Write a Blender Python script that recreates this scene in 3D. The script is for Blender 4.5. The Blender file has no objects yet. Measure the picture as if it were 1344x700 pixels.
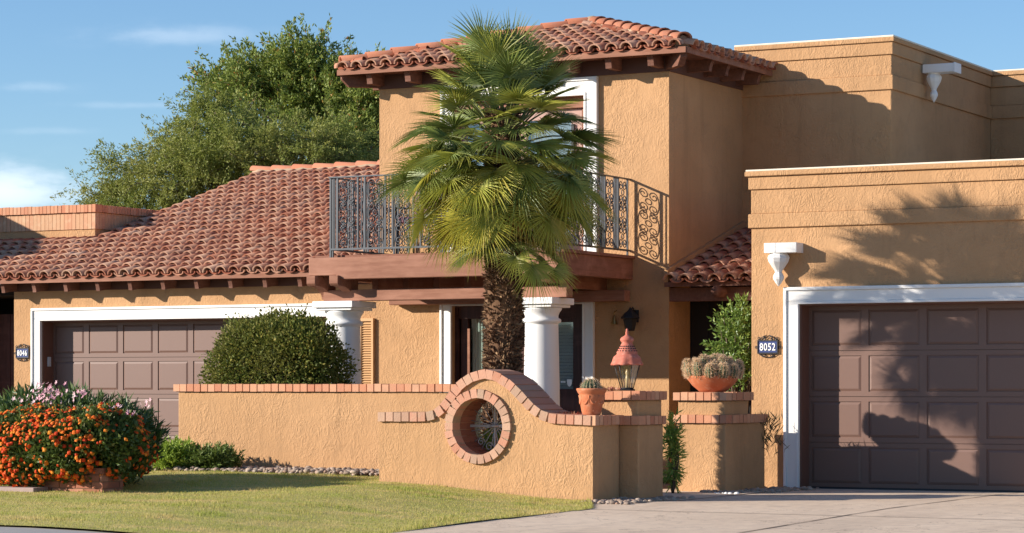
import bpy, bmesh, math, random
import numpy as np
from mathutils import Vector, Matrix, noise as mnoise
random.seed(7); rng = np.random.default_rng(7)
C = bpy.context.scene.collection
R = math.radians

# ------------------------------------------------------------------ survey
# X runs along the house fronts, Y away from the street, Z up.  The survey
# functions turn a sight line of the photograph into a point on a wall plane.
TH = R(28.0); CT, ST = math.cos(TH), math.sin(TH)
FP, U0, V0, CH = 3350.0, 672.0, 506.0, 1.21
def zc(u, Y): return Y / (CT + (u-U0)/FP*ST)
def PX(u, Y):
    a = (u-U0)/FP; z = zc(u, Y); return a*z*CT - z*ST
def PZ(u, v, Y): return CH - (v-V0)*zc(u, Y)/FP
def YX(u, X):
    a = (u-U0)/FP; return X*(a*ST+CT)/(a*CT-ST)
SUN = Vector((1.28, 1.0, -0.545))            # the way the light travels

# ------------------------------------------------------------------ mesh helpers
class MB:
    def __init__(s): s.v = []; s.f = []; s.smooth = []; s.attr = []
    def add(s, vs, fs, smooth=False):
        o = len(s.v); s.v.extend([tuple(p) for p in vs])
        for f in fs: s.f.append(tuple(i+o for i in f)); s.smooth.append(smooth)
    def box(s, x0, x1, y0, y1, z0, z1):
        s.add([(x0,y0,z0),(x1,y0,z0),(x1,y1,z0),(x0,y1,z0),(x0,y0,z1),(x1,y0,z1),(x1,y1,z1),(x0,y1,z1)],
              [(0,3,2,1),(4,5,6,7),(0,1,5,4),(1,2,6,5),(2,3,7,6),(3,0,4,7)])
    def obox(s, c, ax, ay, az, sx, sy, sz):
        c = Vector(c); vs = []
        for dz in (-1,1):
            for dx, dy in ((-1,-1),(1,-1),(1,1),(-1,1)):
                vs.append(c + ax*(dx*sx/2) + ay*(dy*sy/2) + az*(dz*sz/2))
        s.add(vs, [(0,3,2,1),(4,5,6,7),(0,1,5,4),(1,2,6,5),(2,3,7,6),(3,0,4,7)])
    def prism(s, prof, o, a, b, d):
        """prof: 2D outline on axes a, b from o, pushed along d (counter-clockwise seen against d)"""
        o = Vector(o); a = Vector(a); b = Vector(b); d = Vector(d); n = len(prof)
        p0 = [o + a*x + b*y for x, y in prof]; p1 = [p + d for p in p0]
        fs = [tuple(range(n)), tuple(range(2*n-1, n-1, -1))]
        for i in range(n):
            j = (i+1) % n; fs.append((j, i, i+n, j+n))
        s.add(p0+p1, fs)
    def tube(s, pts, r, n=6, closed=False, cap=True):
        pts = [Vector(p) for p in pts]; k = len(pts); vs = []
        rr = r if isinstance(r, (list, tuple)) else [r]*k
        up = None
        for i, p in enumerate(pts):
            t = (pts[(i+1) % k] - pts[i-1]) if closed else (pts[min(i+1, k-1)] - pts[max(i-1, 0)])
            if t.length < 1e-9: t = Vector((0,0,1))
            t.normalize()
            if up is None or abs(up.dot(t)) > .95:
                up = Vector((0,0,1)) if abs(t.z) < .9 else Vector((1,0,0))
            e1 = t.cross(up); e1.normalize(); e2 = e1.cross(t); up = e2
            for q in range(n):
                an = 2*math.pi*q/n
                vs.append(p + (e1*math.cos(an) + e2*math.sin(an))*rr[i])
        fs = []
        for i in range(k if closed else k-1):
            i2 = (i+1) % k
            for q in range(n):
                q2 = (q+1) % n
                fs.append((i*n+q, i*n+q2, i2*n+q2, i2*n+q))
        if cap and not closed:
            fs.append(tuple(range(n-1, -1, -1))); fs.append(tuple((k-1)*n+q for q in range(n)))
        s.add(vs, fs, True)
    def lathe(s, prof, c, n=24, a0=0, smooth=True, sx=1, sy=1):
        vs = []; k = len(prof)
        for r, z in prof:
            for q in range(n):
                an = a0 + 2*math.pi*q/n
                vs.append((c[0]+sx*r*math.cos(an), c[1]+sy*r*math.sin(an), c[2]+z))
        fs = []
        for i in range(k-1):
            for q in range(n):
                q2 = (q+1) % n
                fs.append((i*n+q, i*n+q2, (i+1)*n+q2, (i+1)*n+q))
        fs.append(tuple(range(n-1,-1,-1))); fs.append(tuple((k-1)*n+q for q in range(n)))
        s.add(vs, fs, smooth)
    def build(s, name, mat, parent=None, loc=None, bevel=0, seg=2):
        root = parent
        while root is not None and root.parent is not None: root = root.parent
        off = Vector(root.location) if root is not None else (Vector(loc) if loc is not None else Vector((0,0,0)))
        me = bpy.data.meshes.new(name)
        vv = np.array(s.v, dtype=np.float64) - np.array(off)
        me.from_pydata(vv.tolist(), [], s.f)
        me.polygons.foreach_set('use_smooth', s.smooth)
        me.materials.append(mat); me.update()
        if s.attr and len(s.attr) == len(s.v):
            a = me.attributes.new('along', 'FLOAT', 'POINT'); a.data.foreach_set('value', np.array(s.attr, dtype=np.float32))
        o = bpy.data.objects.new(name, me); C.objects.link(o)
        if parent is not None: o.parent = parent
        else: o.location = off
        if bevel:
            m = o.modifiers.new('bevel', 'BEVEL'); m.width = bevel; m.segments = seg
            m.limit_method = 'ANGLE'; m.angle_limit = R(40); m.use_clamp_overlap = True
        return o

def fast_mesh(name, V, faces_n, mat, parent=None, loc=None, smooth=False, attr=None, uv=None):
    """V (n*k,3): n islands of k verts, each with the same faces list"""
    root = parent
    while root is not None and root.parent is not None: root = root.parent
    off = np.array(root.location if root is not None else (loc if loc is not None else (0,0,0)))
    k, fl = faces_n; n = len(V)//k
    me = bpy.data.meshes.new(name)
    me.vertices.add(len(V)); me.vertices.foreach_set('co', (V-off).astype(np.float32).ravel())
    sz = np.array([len(f) for f in fl]); flat = np.concatenate([np.array(f) for f in fl])
    loops = (np.arange(n)[:,None]*k + flat[None,:]).ravel()
    tot = np.tile(sz, n); start = np.concatenate([[0], np.cumsum(tot)[:-1]])
    me.loops.add(len(loops)); me.loops.foreach_set('vertex_index', loops.astype(np.int32))
    me.polygons.add(len(tot)); me.polygons.foreach_set('loop_start', start.astype(np.int32))
    me.polygons.foreach_set('loop_total', tot.astype(np.int32))
    me.polygons.foreach_set('use_smooth', np.full(len(tot), smooth))
    if attr is not None:
        a = me.attributes.new('along', 'FLOAT', 'POINT'); a.data.foreach_set('value', attr.astype(np.float32))
    me.materials.append(mat); me.update(calc_edges=True); me.validate()
    o = bpy.data.objects.new(name, me); C.objects.link(o)
    if parent is not None: o.parent = parent
    else: o.location = off
    return o

def tag(o, label=None, cat=None, group=None, kind=None):
    if label: o['label'] = label
    if cat: o['category'] = cat
    if group: o['group'] = group
    if kind: o['kind'] = kind
    return o
def thing(name, label, cat, loc, group=None):
    o = bpy.data.objects.new(name, None); C.objects.link(o); o.location = loc
    o.empty_display_size = .3
    return tag(o, label, cat, group)

# ------------------------------------------------------------------ materials
class NT:
    def __init__(s, name):
        s.m = bpy.data.materials.new(name); s.m.use_nodes = True
        s.t = s.m.node_tree; s.t.nodes.clear()
        s.out = s.n('ShaderNodeOutputMaterial')
    def n(s, typ, **kw):
        nd = s.t.nodes.new(typ)
        for k, v in kw.items(): setattr(nd, k, v)
        return nd
    def l(s, a, b): s.t.links.new(a, b)
    def inp(s, nd, key, val):
        if hasattr(val, 'is_output') or isinstance(val, bpy.types.NodeSocket): s.l(val, nd.inputs[key])
        else: nd.inputs[key].default_value = val
    def coord(s, scale=(1,1,1), rot=(0,0,0)):
        c = s.n('ShaderNodeTexCoord'); m = s.n('ShaderNodeMapping')
        s.l(c.outputs['Object'], m.inputs['Vector']); m.inputs['Scale'].default_value = scale
        m.inputs['Rotation'].default_value = rot
        return m.outputs[0]
    def noise(s, vec, scale, detail=4, rough=.55, dist=0.):
        nd = s.n('ShaderNodeTexNoise'); s.l(vec, nd.inputs['Vector'])
        nd.inputs['Scale'].default_value = scale; nd.inputs['Detail'].default_value = detail
        nd.inputs['Roughness'].default_value = rough; nd.inputs['Distortion'].default_value = dist
        return nd.outputs['Fac']
    def ramp(s, fac, stops, interp='LINEAR'):
        nd = s.n('ShaderNodeValToRGB'); nd.color_ramp.interpolation = interp
        e = nd.color_ramp.elements
        while len(e) < len(stops): e.new(.5)
        for i, (p, c) in enumerate(stops):
            e[i].position = p; e[i].color = (*c, 1) if len(c) == 3 else c
        s.l(fac, nd.inputs[0]); return nd.outputs[0]
    def mix(s, fac, a, b, mode='MIX'):
        nd = s.n('ShaderNodeMix', data_type='RGBA', blend_type=mode)
        for key, v in ((0, fac), (6, a), (7, b)):
            if isinstance(v, bpy.types.NodeSocket): s.l(v, nd.inputs[key])
            elif key == 0: nd.inputs[0].default_value = v
            else: nd.inputs[key].default_value = (*v, 1)
        return nd.outputs[2]
    def math(s, op, a, b=0.):
        nd = s.n('ShaderNodeMath', operation=op)
        s.inp(nd, 0, a); s.inp(nd, 1, b); return nd.outputs[0]
    def bump(s, h, strength=.4, dist=.02, normal=None):
        nd = s.n('ShaderNodeBump'); s.l(h, nd.inputs['Height'])
        nd.inputs['Strength'].default_value = strength; nd.inputs['Distance'].default_value = dist
        if normal is not None: s.l(normal, nd.inputs['Normal'])
        return nd.outputs[0]
    def island(s): return s.n('ShaderNodeNewGeometry').outputs['Random Per Island']
    def done(s, col, rough=.7, bump=None, metal=0., spec=.5, trans=0., sheen=0.):
        p = s.n('ShaderNodeBsdfPrincipled')
        if isinstance(col, bpy.types.NodeSocket): s.l(col, p.inputs['Base Color'])
        else: p.inputs['Base Color'].default_value = (*col, 1)
        s.inp(p, 'Roughness', rough); p.inputs['Metallic'].default_value = metal
        p.inputs['Specular IOR Level'].default_value = spec
        if bump is not None: s.l(bump, p.inputs['Normal'])
        sh = p.outputs[0]
        if trans:
            t = s.n('ShaderNodeBsdfTranslucent')
            if isinstance(col, bpy.types.NodeSocket): s.l(col, t.inputs[0])
            else: t.inputs[0].default_value = (*col, 1)
            mx = s.n('ShaderNodeMixShader'); mx.inputs[0].default_value = trans
            s.l(sh, mx.inputs[1]); s.l(t.outputs[0], mx.inputs[2]); sh = mx.outputs[0]
        s.l(sh, s.out.inputs[0]); return s.m

def m_stucco(name, base, dark, trowel=1.0, scale=1.0):
    t = NT(name); v = t.coord((1,1,1))
    big = t.noise(v, .9*scale, 3); mid = t.noise(v, 5*scale, 5, .6, .4)
    col = t.mix(t.ramp(big, [(.35,(0,0,0)),(.65,(1,1,1))]), dark, base)
    col = t.mix(t.ramp(mid, [(.30,(.55,.55,.55)),(.5,(0,0,0)),(.62,(0,0,0)),(.8,(.35,.35,.35))]), col, [c*.80 for c in base])
    # streaks of old dirt run down from the top edges
    sv = t.coord((5,5,.35)); st = t.noise(sv, 1.0, 5, .65)
    pale = t.noise(v, .45, 3); col = t.mix(t.ramp(pale, [(.5,(0,0,0)),(.62,(.35,.35,.35))]), col, [min(1,c*1.16) for c in base])
    col = t.mix(t.ramp(st, [(.55,(0,0,0)),(.75,(.42,.42,.42))]), col, [c*.6 for c in base])
    # trowel sweeps: ridged, swirled noise
    v2 = t.coord((1.5,1.5,.85))
    a = t.noise(v2, 9.*scale, 3, .5, 1.6); ridge = t.math('ABSOLUTE', t.math('SUBTRACT', a, .5))
    ridge = t.math('POWER', t.math('MINIMUM', t.math('MULTIPLY', ridge, 6.), 1.0), .55)
    a2 = t.noise(t.coord((1.2,1.2,.8),(.3,.5,.2)), 17.*scale, 3, .55, 1.2)
    h = t.math('ADD', t.math('MULTIPLY', ridge, .55), t.math('MULTIPLY', a2, 1.1))
    gate = t.ramp(t.noise(v, 1.7*scale, 2), [(.34,(.22,.22,.22)),(.64,(1,1,1))])
    h = t.math('MULTIPLY', h, gate)
    fine = t.noise(v, 55, 3)
    h = t.math('ADD', h, t.math('MULTIPLY', fine, .30))
    h = t.math('ADD', h, t.math('MULTIPLY', t.noise(v, 2.0, 2), .7))
    return t.done(col, .92, t.bump(h, .66*trowel, .016), spec=.12)

def m_island(name, stops, rough=.8, bscale=40, bstr=.3, bdist=.006, dirt=None, trans=0., spec=.3, interp='LINEAR', dscale=9.):
    t = NT(name); col = t.ramp(t.island(), stops, interp); v = t.coord()
    if dirt is not None:
        d = t.noise(v, dscale, 4, .65)
        col = t.mix(t.ramp(d, [(.5,(0,0,0)),(.74,(.85,.85,.85))]), col, dirt)
    b = None
    if bstr: b = t.bump(t.noise(v, bscale, 4, .6), bstr, bdist)
    return t.done(col, rough, b, spec=spec, trans=trans)

def m_plain(name, col, rough=.6, var=.12, vscale=6, bstr=0., bscale=30, bdist=.004, metal=0., spec=.5, dark=None, dthr=(.5,.75)):
    t = NT(name); v = t.coord()
    n = t.noise(v, vscale, 5, .6)
    c = t.mix(n, [x*(1-var) for x in col], [min(1, x*(1+var)) for x in col])
    if dark is not None:
        c = t.mix(t.ramp(t.noise(v, vscale*1.7, 5, .65), [(dthr[0],(0,0,0)),(dthr[1],(1,1,1))]), c, dark)
    b = t.bump(t.noise(v, bscale, 4, .6), bstr, bdist) if bstr else None
    return t.done(c, rough, b, metal=metal, spec=spec)

def m_wood(name, base, dark, axis='X', rough=.75):
    t = NT(name)
    sc = {'X': (1.2, 18, 18), 'Y': (18, 1.2, 18), 'Z': (18, 18, 1.2)}[axis]
    v = t.coord(sc); g = t.noise(v, 1.6, 5, .65, .5)
    c = t.mix(t.ramp(g, [(.35,(0,0,0)),(.68,(1,1,1))]), dark, base)
    p = t.noise(t.coord((1,3,3)), 1.5, 4)
    c = t.mix(t.ramp(p, [(.5,(0,0,0)),(.75,(.5,.5,.5))]), c, [min(1,x*1.5+.03) for x in base])
    return t.done(c, rough, t.bump(g, .35, .006), spec=.25)

M = {}
M['stucco'] = m_stucco('stucco', (.510,.300,.154), (.465,.268,.133))
M['brick'] = m_island('brick', [(0,(.52,.23,.13)),(.35,(.58,.29,.17)),(.7,(.62,.34,.21)),(1,(.47,.19,.11))], .9, 60, .5, .006, dirt=(.48,.27,.17), spec=.15)
M['oldbrick'] = m_island('weathered_brick', [(0,(.47,.22,.14)),(.3,(.54,.28,.19)),(.6,(.50,.32,.22)),(.8,(.46,.23,.15)),(1,(.40,.28,.20))], .92, 50, .6, .007, dirt=(.44,.29,.20), spec=.15)
M['mortar'] = m_plain('mortar', (.22,.125,.075), .95, .2, 12, .5, 60, .006, spec=.1)
M['lightmortar'] = m_plain('light_mortar', (.42,.30,.20), .95, .2, 12, .5, 60, .006, spec=.1)
M['tile'] = m_island('clay_tile', [(0,(.34,.105,.066)),(.25,(.42,.15,.095)),(.5,(.48,.20,.13)),(.7,(.37,.125,.08)),(.85,(.55,.32,.23)),(.95,(.60,.42,.32)),(1,(.27,.10,.075))], .85, 30, .35, .008, dirt=(.54,.40,.31), spec=.2, dscale=7.)
def m_tile():
    t = NT('clay_tile_field'); v = t.coord(); c = t.ramp(t.island(), [(0,(.25,.080,.048)),(.3,(.34,.115,.066)),(.55,(.39,.150,.088)),(.75,(.30,.10,.060)),(.88,(.47,.235,.150)),(.95,(.50,.30,.21)),(1,(.17,.066,.048))])
    soot = t.noise(v, .8, 4, .6); c = t.mix(t.ramp(soot, [(.45,(0,0,0)),(.7,(.55,.55,.55))]), c, (.20,.085,.062))
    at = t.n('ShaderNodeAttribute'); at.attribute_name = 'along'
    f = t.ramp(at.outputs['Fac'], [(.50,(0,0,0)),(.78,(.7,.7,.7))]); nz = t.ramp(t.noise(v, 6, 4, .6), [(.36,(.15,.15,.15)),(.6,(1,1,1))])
    c = t.mix(t.math('MULTIPLY', f, nz), c, (.60,.385,.265))  # pale tile ends: weathering plus sunlit highlights put into the colour
    lich = t.noise(v, 2.2, 5, .7); c = t.mix(t.ramp(lich, [(.60,(0,0,0)),(.72,(.6,.6,.6))]), c, (.50,.40,.32))
    return t.done(c, .9, t.bump(t.noise(v, 30, 4, .6), .35, .008), spec=.15)
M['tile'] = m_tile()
M['ridge'] = m_island('ridge_tile', [(0,(.36,.13,.072)),(.5,(.43,.18,.105)),(1,(.38,.145,.082))], .88, 30, .3, .006, dirt=(.30,.14,.10), spec=.2)
M['white'] = m_plain('white_paint', (.80,.785,.755), .6, .04, 3, .12, 60, .003, dark=(.64,.60,.54), dthr=(.64,.92))
M['beam'] = m_wood('painted_beam', (.315,.150,.095), (.23,.098,.060), 'X')
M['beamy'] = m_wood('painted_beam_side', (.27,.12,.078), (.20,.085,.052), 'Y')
M['rafter'] = m_wood('rafter_wood', (.20,.090,.058), (.13,.055,.036), 'Y')
M['door'] = m_plain('garage_door_paint', (.175,.100,.076), .45, .05, 2, .05, 80, .002, spec=.4)
M['darkwood'] = m_wood('dark_door_wood', (.085,.032,.024), (.045,.018,.014), 'Z', .45)
M['pinkdoor'] = m_plain('faded_door_paint', (.42,.25,.20), .6, .08, 5)
M['iron'] = m_plain('painted_iron', (.060,.066,.075), .42, .25, 18, .15, 60, .002, metal=.35, spec=.5)
M['blackiron'] = m_plain('black_iron', (.025,.025,.028), .5, .2, 18, metal=.3)
M['brass'] = m_plain('old_brass', (.42,.26,.09), .35, .2, 30, metal=.9)
M['concrete'] = None
M['terracotta'] = m_plain('terracotta', (.50,.165,.075), .8, .14, 9, .25, 60, .003, dark=(.56,.27,.16), dthr=(.52,.72), spec=.2)
M['redclay'] = m_plain('red_clay', (.50,.150,.10), .75, .14, 20, .25, 80, .003, dark=(.56,.32,.25), dthr=(.55,.75), spec=.25)
M['blue'] = m_plain('enamel_blue', (.055,.075,.20), .25, .1, 20)
M['enamel'] = m_plain('enamel_white', (.82,.82,.80), .3, .03, 20)
M['blind'] = m_plain('blind_slat', (.55,.56,.58), .5, .04, 8)
M['curtain'] = m_plain('curtain_cloth', (.40,.43,.37), .8, .1, 10)
M['void'] = m_plain('dark_interior', (.012,.010,.010), .9, .1, 4)  # near-black colour stands in for the darkness of unlit spaces
M['cushion'] = m_plain('cushion_cloth', (.23,.10,.12), .85, .1, 14)

def m_glass(name, tint=(.9,.95,.95), refl=.05):
    t = NT(name); tr = t.n('ShaderNodeBsdfTransparent'); tr.inputs[0].default_value = (*tint,1)
    g = t.n('ShaderNodeBsdfGlossy'); g.inputs['Roughness'].default_value = .04
    lw = t.n('ShaderNodeLayerWeight'); lw.inputs[0].default_value = .35
    f = t.math('ADD', t.math('MULTIPLY', lw.outputs['Facing'], .4), refl)
    mx = t.n('ShaderNodeMixShader'); t.l(f, mx.inputs[0]); t.l(tr.outputs[0], mx.inputs[1]); t.l(g.outputs[0], mx.inputs[2])
    t.l(mx.outputs[0], t.out.inputs[0]); return t.m
M['glass'] = m_glass('window_glass')
M['lampglass'] = m_glass('lantern_glass', (.86,.90,.88), .12)

def m_concrete():
    t = NT('driveway_concrete'); v = t.coord()
    a = t.noise(v, .5, 5, .6); b = t.noise(v, 7, 6, .7)
    c = t.mix(t.ramp(a, [(.35,(0,0,0)),(.65,(1,1,1))]), (.66,.51,.37), (.73,.575,.425))
    c = t.mix(t.ramp(b, [(.35,(.5,.5,.5)),(.55,(0,0,0))]), c, (.47,.36,.28))
    st = t.noise(t.coord((.9,.25,1)), 1.2, 5, .7)
    c = t.mix(t.ramp(st, [(.50,(0,0,0)),(.70,(.75,.75,.75))]), c, (.50,.385,.285))
    oil = t.noise(v, .9, 3, .5, .6); c = t.mix(t.ramp(oil, [(.66,(0,0,0)),(.74,(.55,.55,.55))]), c, (.20,.155,.125))
    ck = t.math('ABSOLUTE', t.math('SUBTRACT', t.noise(v, .55, 6, .62, .3), .5)); c = t.mix(t.ramp(ck, [(.0,(.75,.75,.75)),(.0035,(0,0,0))]), c, (.18,.135,.105))
    f = t.noise(v, 120, 3)
    c = t.mix(t.ramp(f, [(.3,(.3,.3,.3)),(.5,(0,0,0))]), c, (.42,.33,.26))
    return t.done(c, .9, t.bump(f, .4, .003), spec=.2)
M['concrete'] = m_concrete()
SKY_STRENGTH, SUN_ENERGY, EXPOSURE = .089, 4.75, 0.78
CLOUD = (7.5, 8.2, 9.0)
# ------------------------------------------------------------------ builders for architecture
X3, Y3, Z3 = Vector((1,0,0)), Vector((0,1,0)), Vector((0,0,1))
def clean(o):
    bm = bmesh.new(); bm.from_mesh(o.data); bmesh.ops.recalc_face_normals(bm, faces=bm.faces); bm.to_mesh(o.data); bm.free(); return o

def tiles(mb, O, ax, up, pitch, smax, inside, lmax, col=.205, expo=.33, s0=0.):
    """barrel tiles on a slope: O eave corner, ax along the eave, up uphill (both horizontal)"""
    A = Vector(ax).normalized(); U = (Vector(up).normalized() + Z3*pitch).normalized(); N = A.cross(U)
    if N.z < 0: N = -N
    O = Vector(O); nc = int((smax-s0)/col); nr = int(lmax/expo)+1; cu = 1/math.sqrt(1+pitch*pitch)
    def arc(c, l0, l1, r0, r1, n0, n1, sgn, hs, tw):
        k = 7; vs = []
        for (l, r, nn, sh) in ((l0, r0, n0, -tw), (l1, r1, n1, tw)):
            for q in range(k):
                an = math.pi*q/(k-1)
                vs.append(O + A*(c + sh + r*math.cos(an)) + U*l + N*(nn + sgn*hs*r*math.sin(an)))
        for q in range(k):                         # inner rim of the open end
            an = math.pi*q/(k-1); r = r0-.019
            vs.append(O + A*(c - tw + r*math.cos(an)) + U*(l0+.002) + N*(n0 + sgn*hs*r*math.sin(an)))
        for q in range(k):                         # inner skin
            an = math.pi*q/(k-1); r = r0-.019
            vs.append(O + A*(c + r*math.cos(an)) + U*(l0+.30) + N*(n0 -.01 + sgn*hs*r*math.sin(an)))
        fs = []
        for q in range(k-1):
            fs.append((q, q+1, q+1+k, q+k)); fs.append((q, q+2*k, q+1+2*k, q+1)); fs.append((q+2*k, q+3*k, q+1+3*k, q+1+2*k))
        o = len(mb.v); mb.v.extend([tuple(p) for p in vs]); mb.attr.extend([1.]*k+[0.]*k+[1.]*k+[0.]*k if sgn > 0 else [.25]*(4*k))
        for i, f in enumerate(fs): mb.f.append(tuple(x+o for x in f)); mb.smooth.append(i % 3 != 1)
    for j in range(nc+1):
        c = s0 + j*col + col/2
        for i in range(nr):
            l = i*expo - .06
            if inside(c, max(0, l+.12)*cu):
                jt = random.uniform(-.005, .005); dl = random.uniform(-.016, .016) if i else random.uniform(-.03,.01)
                arc(c+jt, l+dl, l+.44, .092, .068, .040+random.uniform(-.003,.005), .012, 1, .95, random.uniform(-.004,.004))
            c2 = c + col/2
            if inside(c2, max(0, l+.12)*cu):
                arc(c2, l+random.uniform(-.015,.015)-.0, l+.44, .096, .080, .062, .045, -1, .62, 0)

def ridge_line(mb, p0, p1, r=.105, ln=.40, upn=None):
    p0 = Vector(p0); p1 = Vector(p1); d = p1-p0; L = d.length; d.normalize()
    side = d.cross(Z3).normalized(); upv = side.cross(d).normalized(); k = 9; n = max(1, int(L/(ln*.85)))
    for i in range(n):
        a = p0 + d*(i*L/n - .02); b = a + d*(L/n + .07); jr = random.uniform(-.006,.006); vs = []
        for (p, rr, nn) in ((a, r, .02+jr), (b, r*.82, 0)):
            for q in range(k):
                an = math.pi*q/(k-1); vs.append(p + side*(rr*math.cos(an)) + upv*(nn + rr*.85*math.sin(an)))
        for q in range(k):
            an = math.pi*q/(k-1); rr = r-.02; vs.append(a + d*.002 + side*(rr*math.cos(an)) + upv*(.02+jr + rr*.85*math.sin(an)))
        for q in range(k):
            an = math.pi*q/(k-1); rr = r-.02; vs.append(a + d*.2 + side*(rr*math.cos(an)) + upv*(rr*.8*math.sin(an)))
        fs = []
        for q in range(k-1): fs += [(q,q+1,q+1+k,q+k), (q,q+2*k,q+1+2*k,q+1), (q+2*k,q+3*k,q+1+3*k,q+1+2*k)]
        o = len(mb.v); mb.v.extend([tuple(p) for p in vs])
        for i2, f in enumerate(fs): mb.f.append(tuple(x+o for x in f)); mb.smooth.append(i2 % 3 != 1)

def mortar_line(mb, p0, p1, r=.10):
    """the lumpy mortar bed under a ridge"""
    p0 = Vector(p0); p1 = Vector(p1); n = max(3, int((p1-p0).length/.12)); pts = []
    for i in range(n+1):
        p = p0.lerp(p1, i/n); pts.append(p + Vector((random.uniform(-.01,.01), random.uniform(-.01,.01), random.uniform(-.012,.012)-.03)))
    mb.tube(pts, [r*random.uniform(.9,1.15) for _ in pts], 8)

def rafters(parent, pts, out, top, w=.062, ln=.5, h=.145, drop=0., mat=None):
    """rafter tails: each runs from the wall out to the eave with a rounded lower nose"""
    out = Vector(out)
    for p in pts:
        mb = MB(); side = out.cross(Z3).normalized()
        prof = [(0,0),(ln,-drop),(ln,-drop-.02)]
        for q in range(1,5):
            an = math.pi/2*q/4; prof.append((ln-.035*math.sin(an), -drop-.02-(h-.02)*(1-math.cos(an)*.0)*q/4))
        prof.append((0,-h-drop*.2))
        mb.prism(prof, Vector((p[0],p[1],top)) - side*(w/2), out, Z3, side*w)
        clean(mb.build('rafter', mat or M['rafter'], parent))

def brick_row_x(mb, x0, x1, y0, y1, z0, z1, pitch=.098, gap=.012, j=.004):
    n = max(1, round((x1-x0)/pitch)); p = (x1-x0)/n
    for i in range(n):
        a = x0+i*p+gap/2; r = lambda: random.uniform(-j, j)
        mb.box(a+r()*.5, a+p-gap+r()*.5, y0+r(), y1+r(), z0+r()*.5, z1+r())
def brick_row_y(mb, y0, y1, x0, x1, z0, z1, pitch=.098, gap=.012, j=.004):
    n = max(1, round((y1-y0)/pitch)); p = (y1-y0)/n
    for i in range(n):
        a = y0+i*p+gap/2; r = lambda: random.uniform(-j, j)
        mb.box(x0+r(), x1+r(), a+r()*.5, a+p-gap+r()*.5, z0+r()*.5, z1+r())

def panel_door(x0, x1, z0, z1, y, ncol, nrow, th=.045):
    """sectional door with raised panels; front at y"""
    mb = MB(); h = (z1-z0)/nrow; w = (x1-x0)/ncol
    for r in range(nrow):
        a, b = z0+r*h+.003, z0+(r+1)*h-.003
        mb.box(x0, x1, y+.012, y+th, a, b)
        mb.box(x0, x1, y+.02, y+th-.004, b, b+.006)
        # stiles and rails stand proud, the panels sit in the recess with a raised field
        fr = .055
        mb.box(x0, x1, y, y+.012, a, a+fr); mb.box(x0, x1, y, y+.012, b-fr, b)
        for c in range(ncol+1):
            cx = x0+c*w; l = max(x0, cx-fr*.8); rr = min(x1, cx+fr*.8)
            mb.box(l, rr, y, y+.012, a+fr, b-fr)
        for c in range(ncol):
            px0, px1 = x0+c*w+fr*.8, x0+(c+1)*w-fr*.8; pz0, pz1 = a+fr, b-fr; g = .035
            vs = [(px0+.006,y+.012,pz0+.006),(px1-.006,y+.012,pz0+.006),(px1-.006,y+.012,pz1-.006),(px0+.006,y+.012,pz1-.006),
                  (px0+g,y+.001,pz0+g),(px1-g,y+.001,pz0+g),(px1-g,y+.001,pz1-g),(px0+g,y+.001,pz1-g)]
            mb.add(vs, [(0,1,5,4),(1,2,6,5),(2,3,7,6),(3,0,4,7),(4,5,6,7)])
    return mb

def trim_u(x0, x1, zt, z0, y, w, wt, lip=.03, proud=.045):
    """white surround of an opening (opening x0..x1, top zt): flat board with an outer and an inner bead"""
    mb = MB()
    def ring(i0, i1, p):
        mb.box(x0-i1, x0-i0, y-p, y, z0, zt+i0*wt/w); mb.box(x1+i0, x1+i1, y-p, y, z0, zt+i0*wt/w)
        mb.box(x0-i1, x1+i1, y-p, y, zt+i0*wt/w, zt+i1*wt/w)
    ring(0, w*.16, proud+.012); ring(w*.16, w*.80, proud); ring(w*.80, w, proud+.022)
    return mb

def slabs(mb, x0, x1, y0, y1, levels):
    """stacked parapet courses: (z0, z1, projection)"""
    for z0, z1, p in levels: mb.box(x0-p, x1+p, y0-p, y1+p, z0, z1)

def spiral(c, a, b, r0, turns, start, sgn=1, n=14):
    pts = []
    for i in range(n+1):
        t = i/n; an = start + sgn*turns*2*math.pi*t; r = r0*(1-.80*t)
        pts.append(Vector(c) + a*(r*math.cos(an)) + b*(r*math.sin(an)))
    return pts
def cscroll(o, a, b, w, h, flip):
    """a C scroll with curled ends on plane axes a (right), b (up)"""
    o = Vector(o); s = -1 if flip else 1; r = h*.21
    top = spiral(o + b*(h/2-r) + a*(s*(w*.5-r)), a*s, b, r, 1.25, math.pi/2, -1, 12)
    bot = spiral(o - b*(h/2-r) + a*(s*(w*.5-r)), a*s, b, r, 1.25, -math.pi/2, 1, 12)
    mid = []
    p0 = top[0]; p3 = bot[0]; k = a*(-s*w*.62)
    for i in range(1, 10):
        t = i/10; mid.append(p0*(1-t)**3 + (p0+k)*3*t*(1-t)**2 + (p3+k)*3*t*t*(1-t) + p3*t**3)
    return list(reversed(top)) + mid + bot
def scroll_panel(mb, o, a, w, z0, z1, r=.0075):
    """mirrored scrolls, hearts and a centre ring filling a railing panel"""
    o = Vector(o); h = z1-z0; n = 3; hh = h/n
    for i in range(n):
        c = o + a*(w/2) + Z3*(z0+hh*(i+.5))
        for s, fl in ((-1, False), (1, True)):
            mb.tube(cscroll(c + a*(s*w*.235), a, Z3, w*.46, hh*.98, fl), r, 4)
        mb.tube([c + a*(.035*math.cos(q*math.pi/5)) + Z3*(.035*math.sin(q*math.pi/5)) for q in range(10)], r, 4, closed=True)
        if i: 
            k = o + a*(w/2) + Z3*(z0+hh*i)
            for s in (-1,1): mb.tube(spiral(k + a*(s*w*.2), a*s, Z3, .045, 1.2, 0, s, 10), r, 4)

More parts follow.
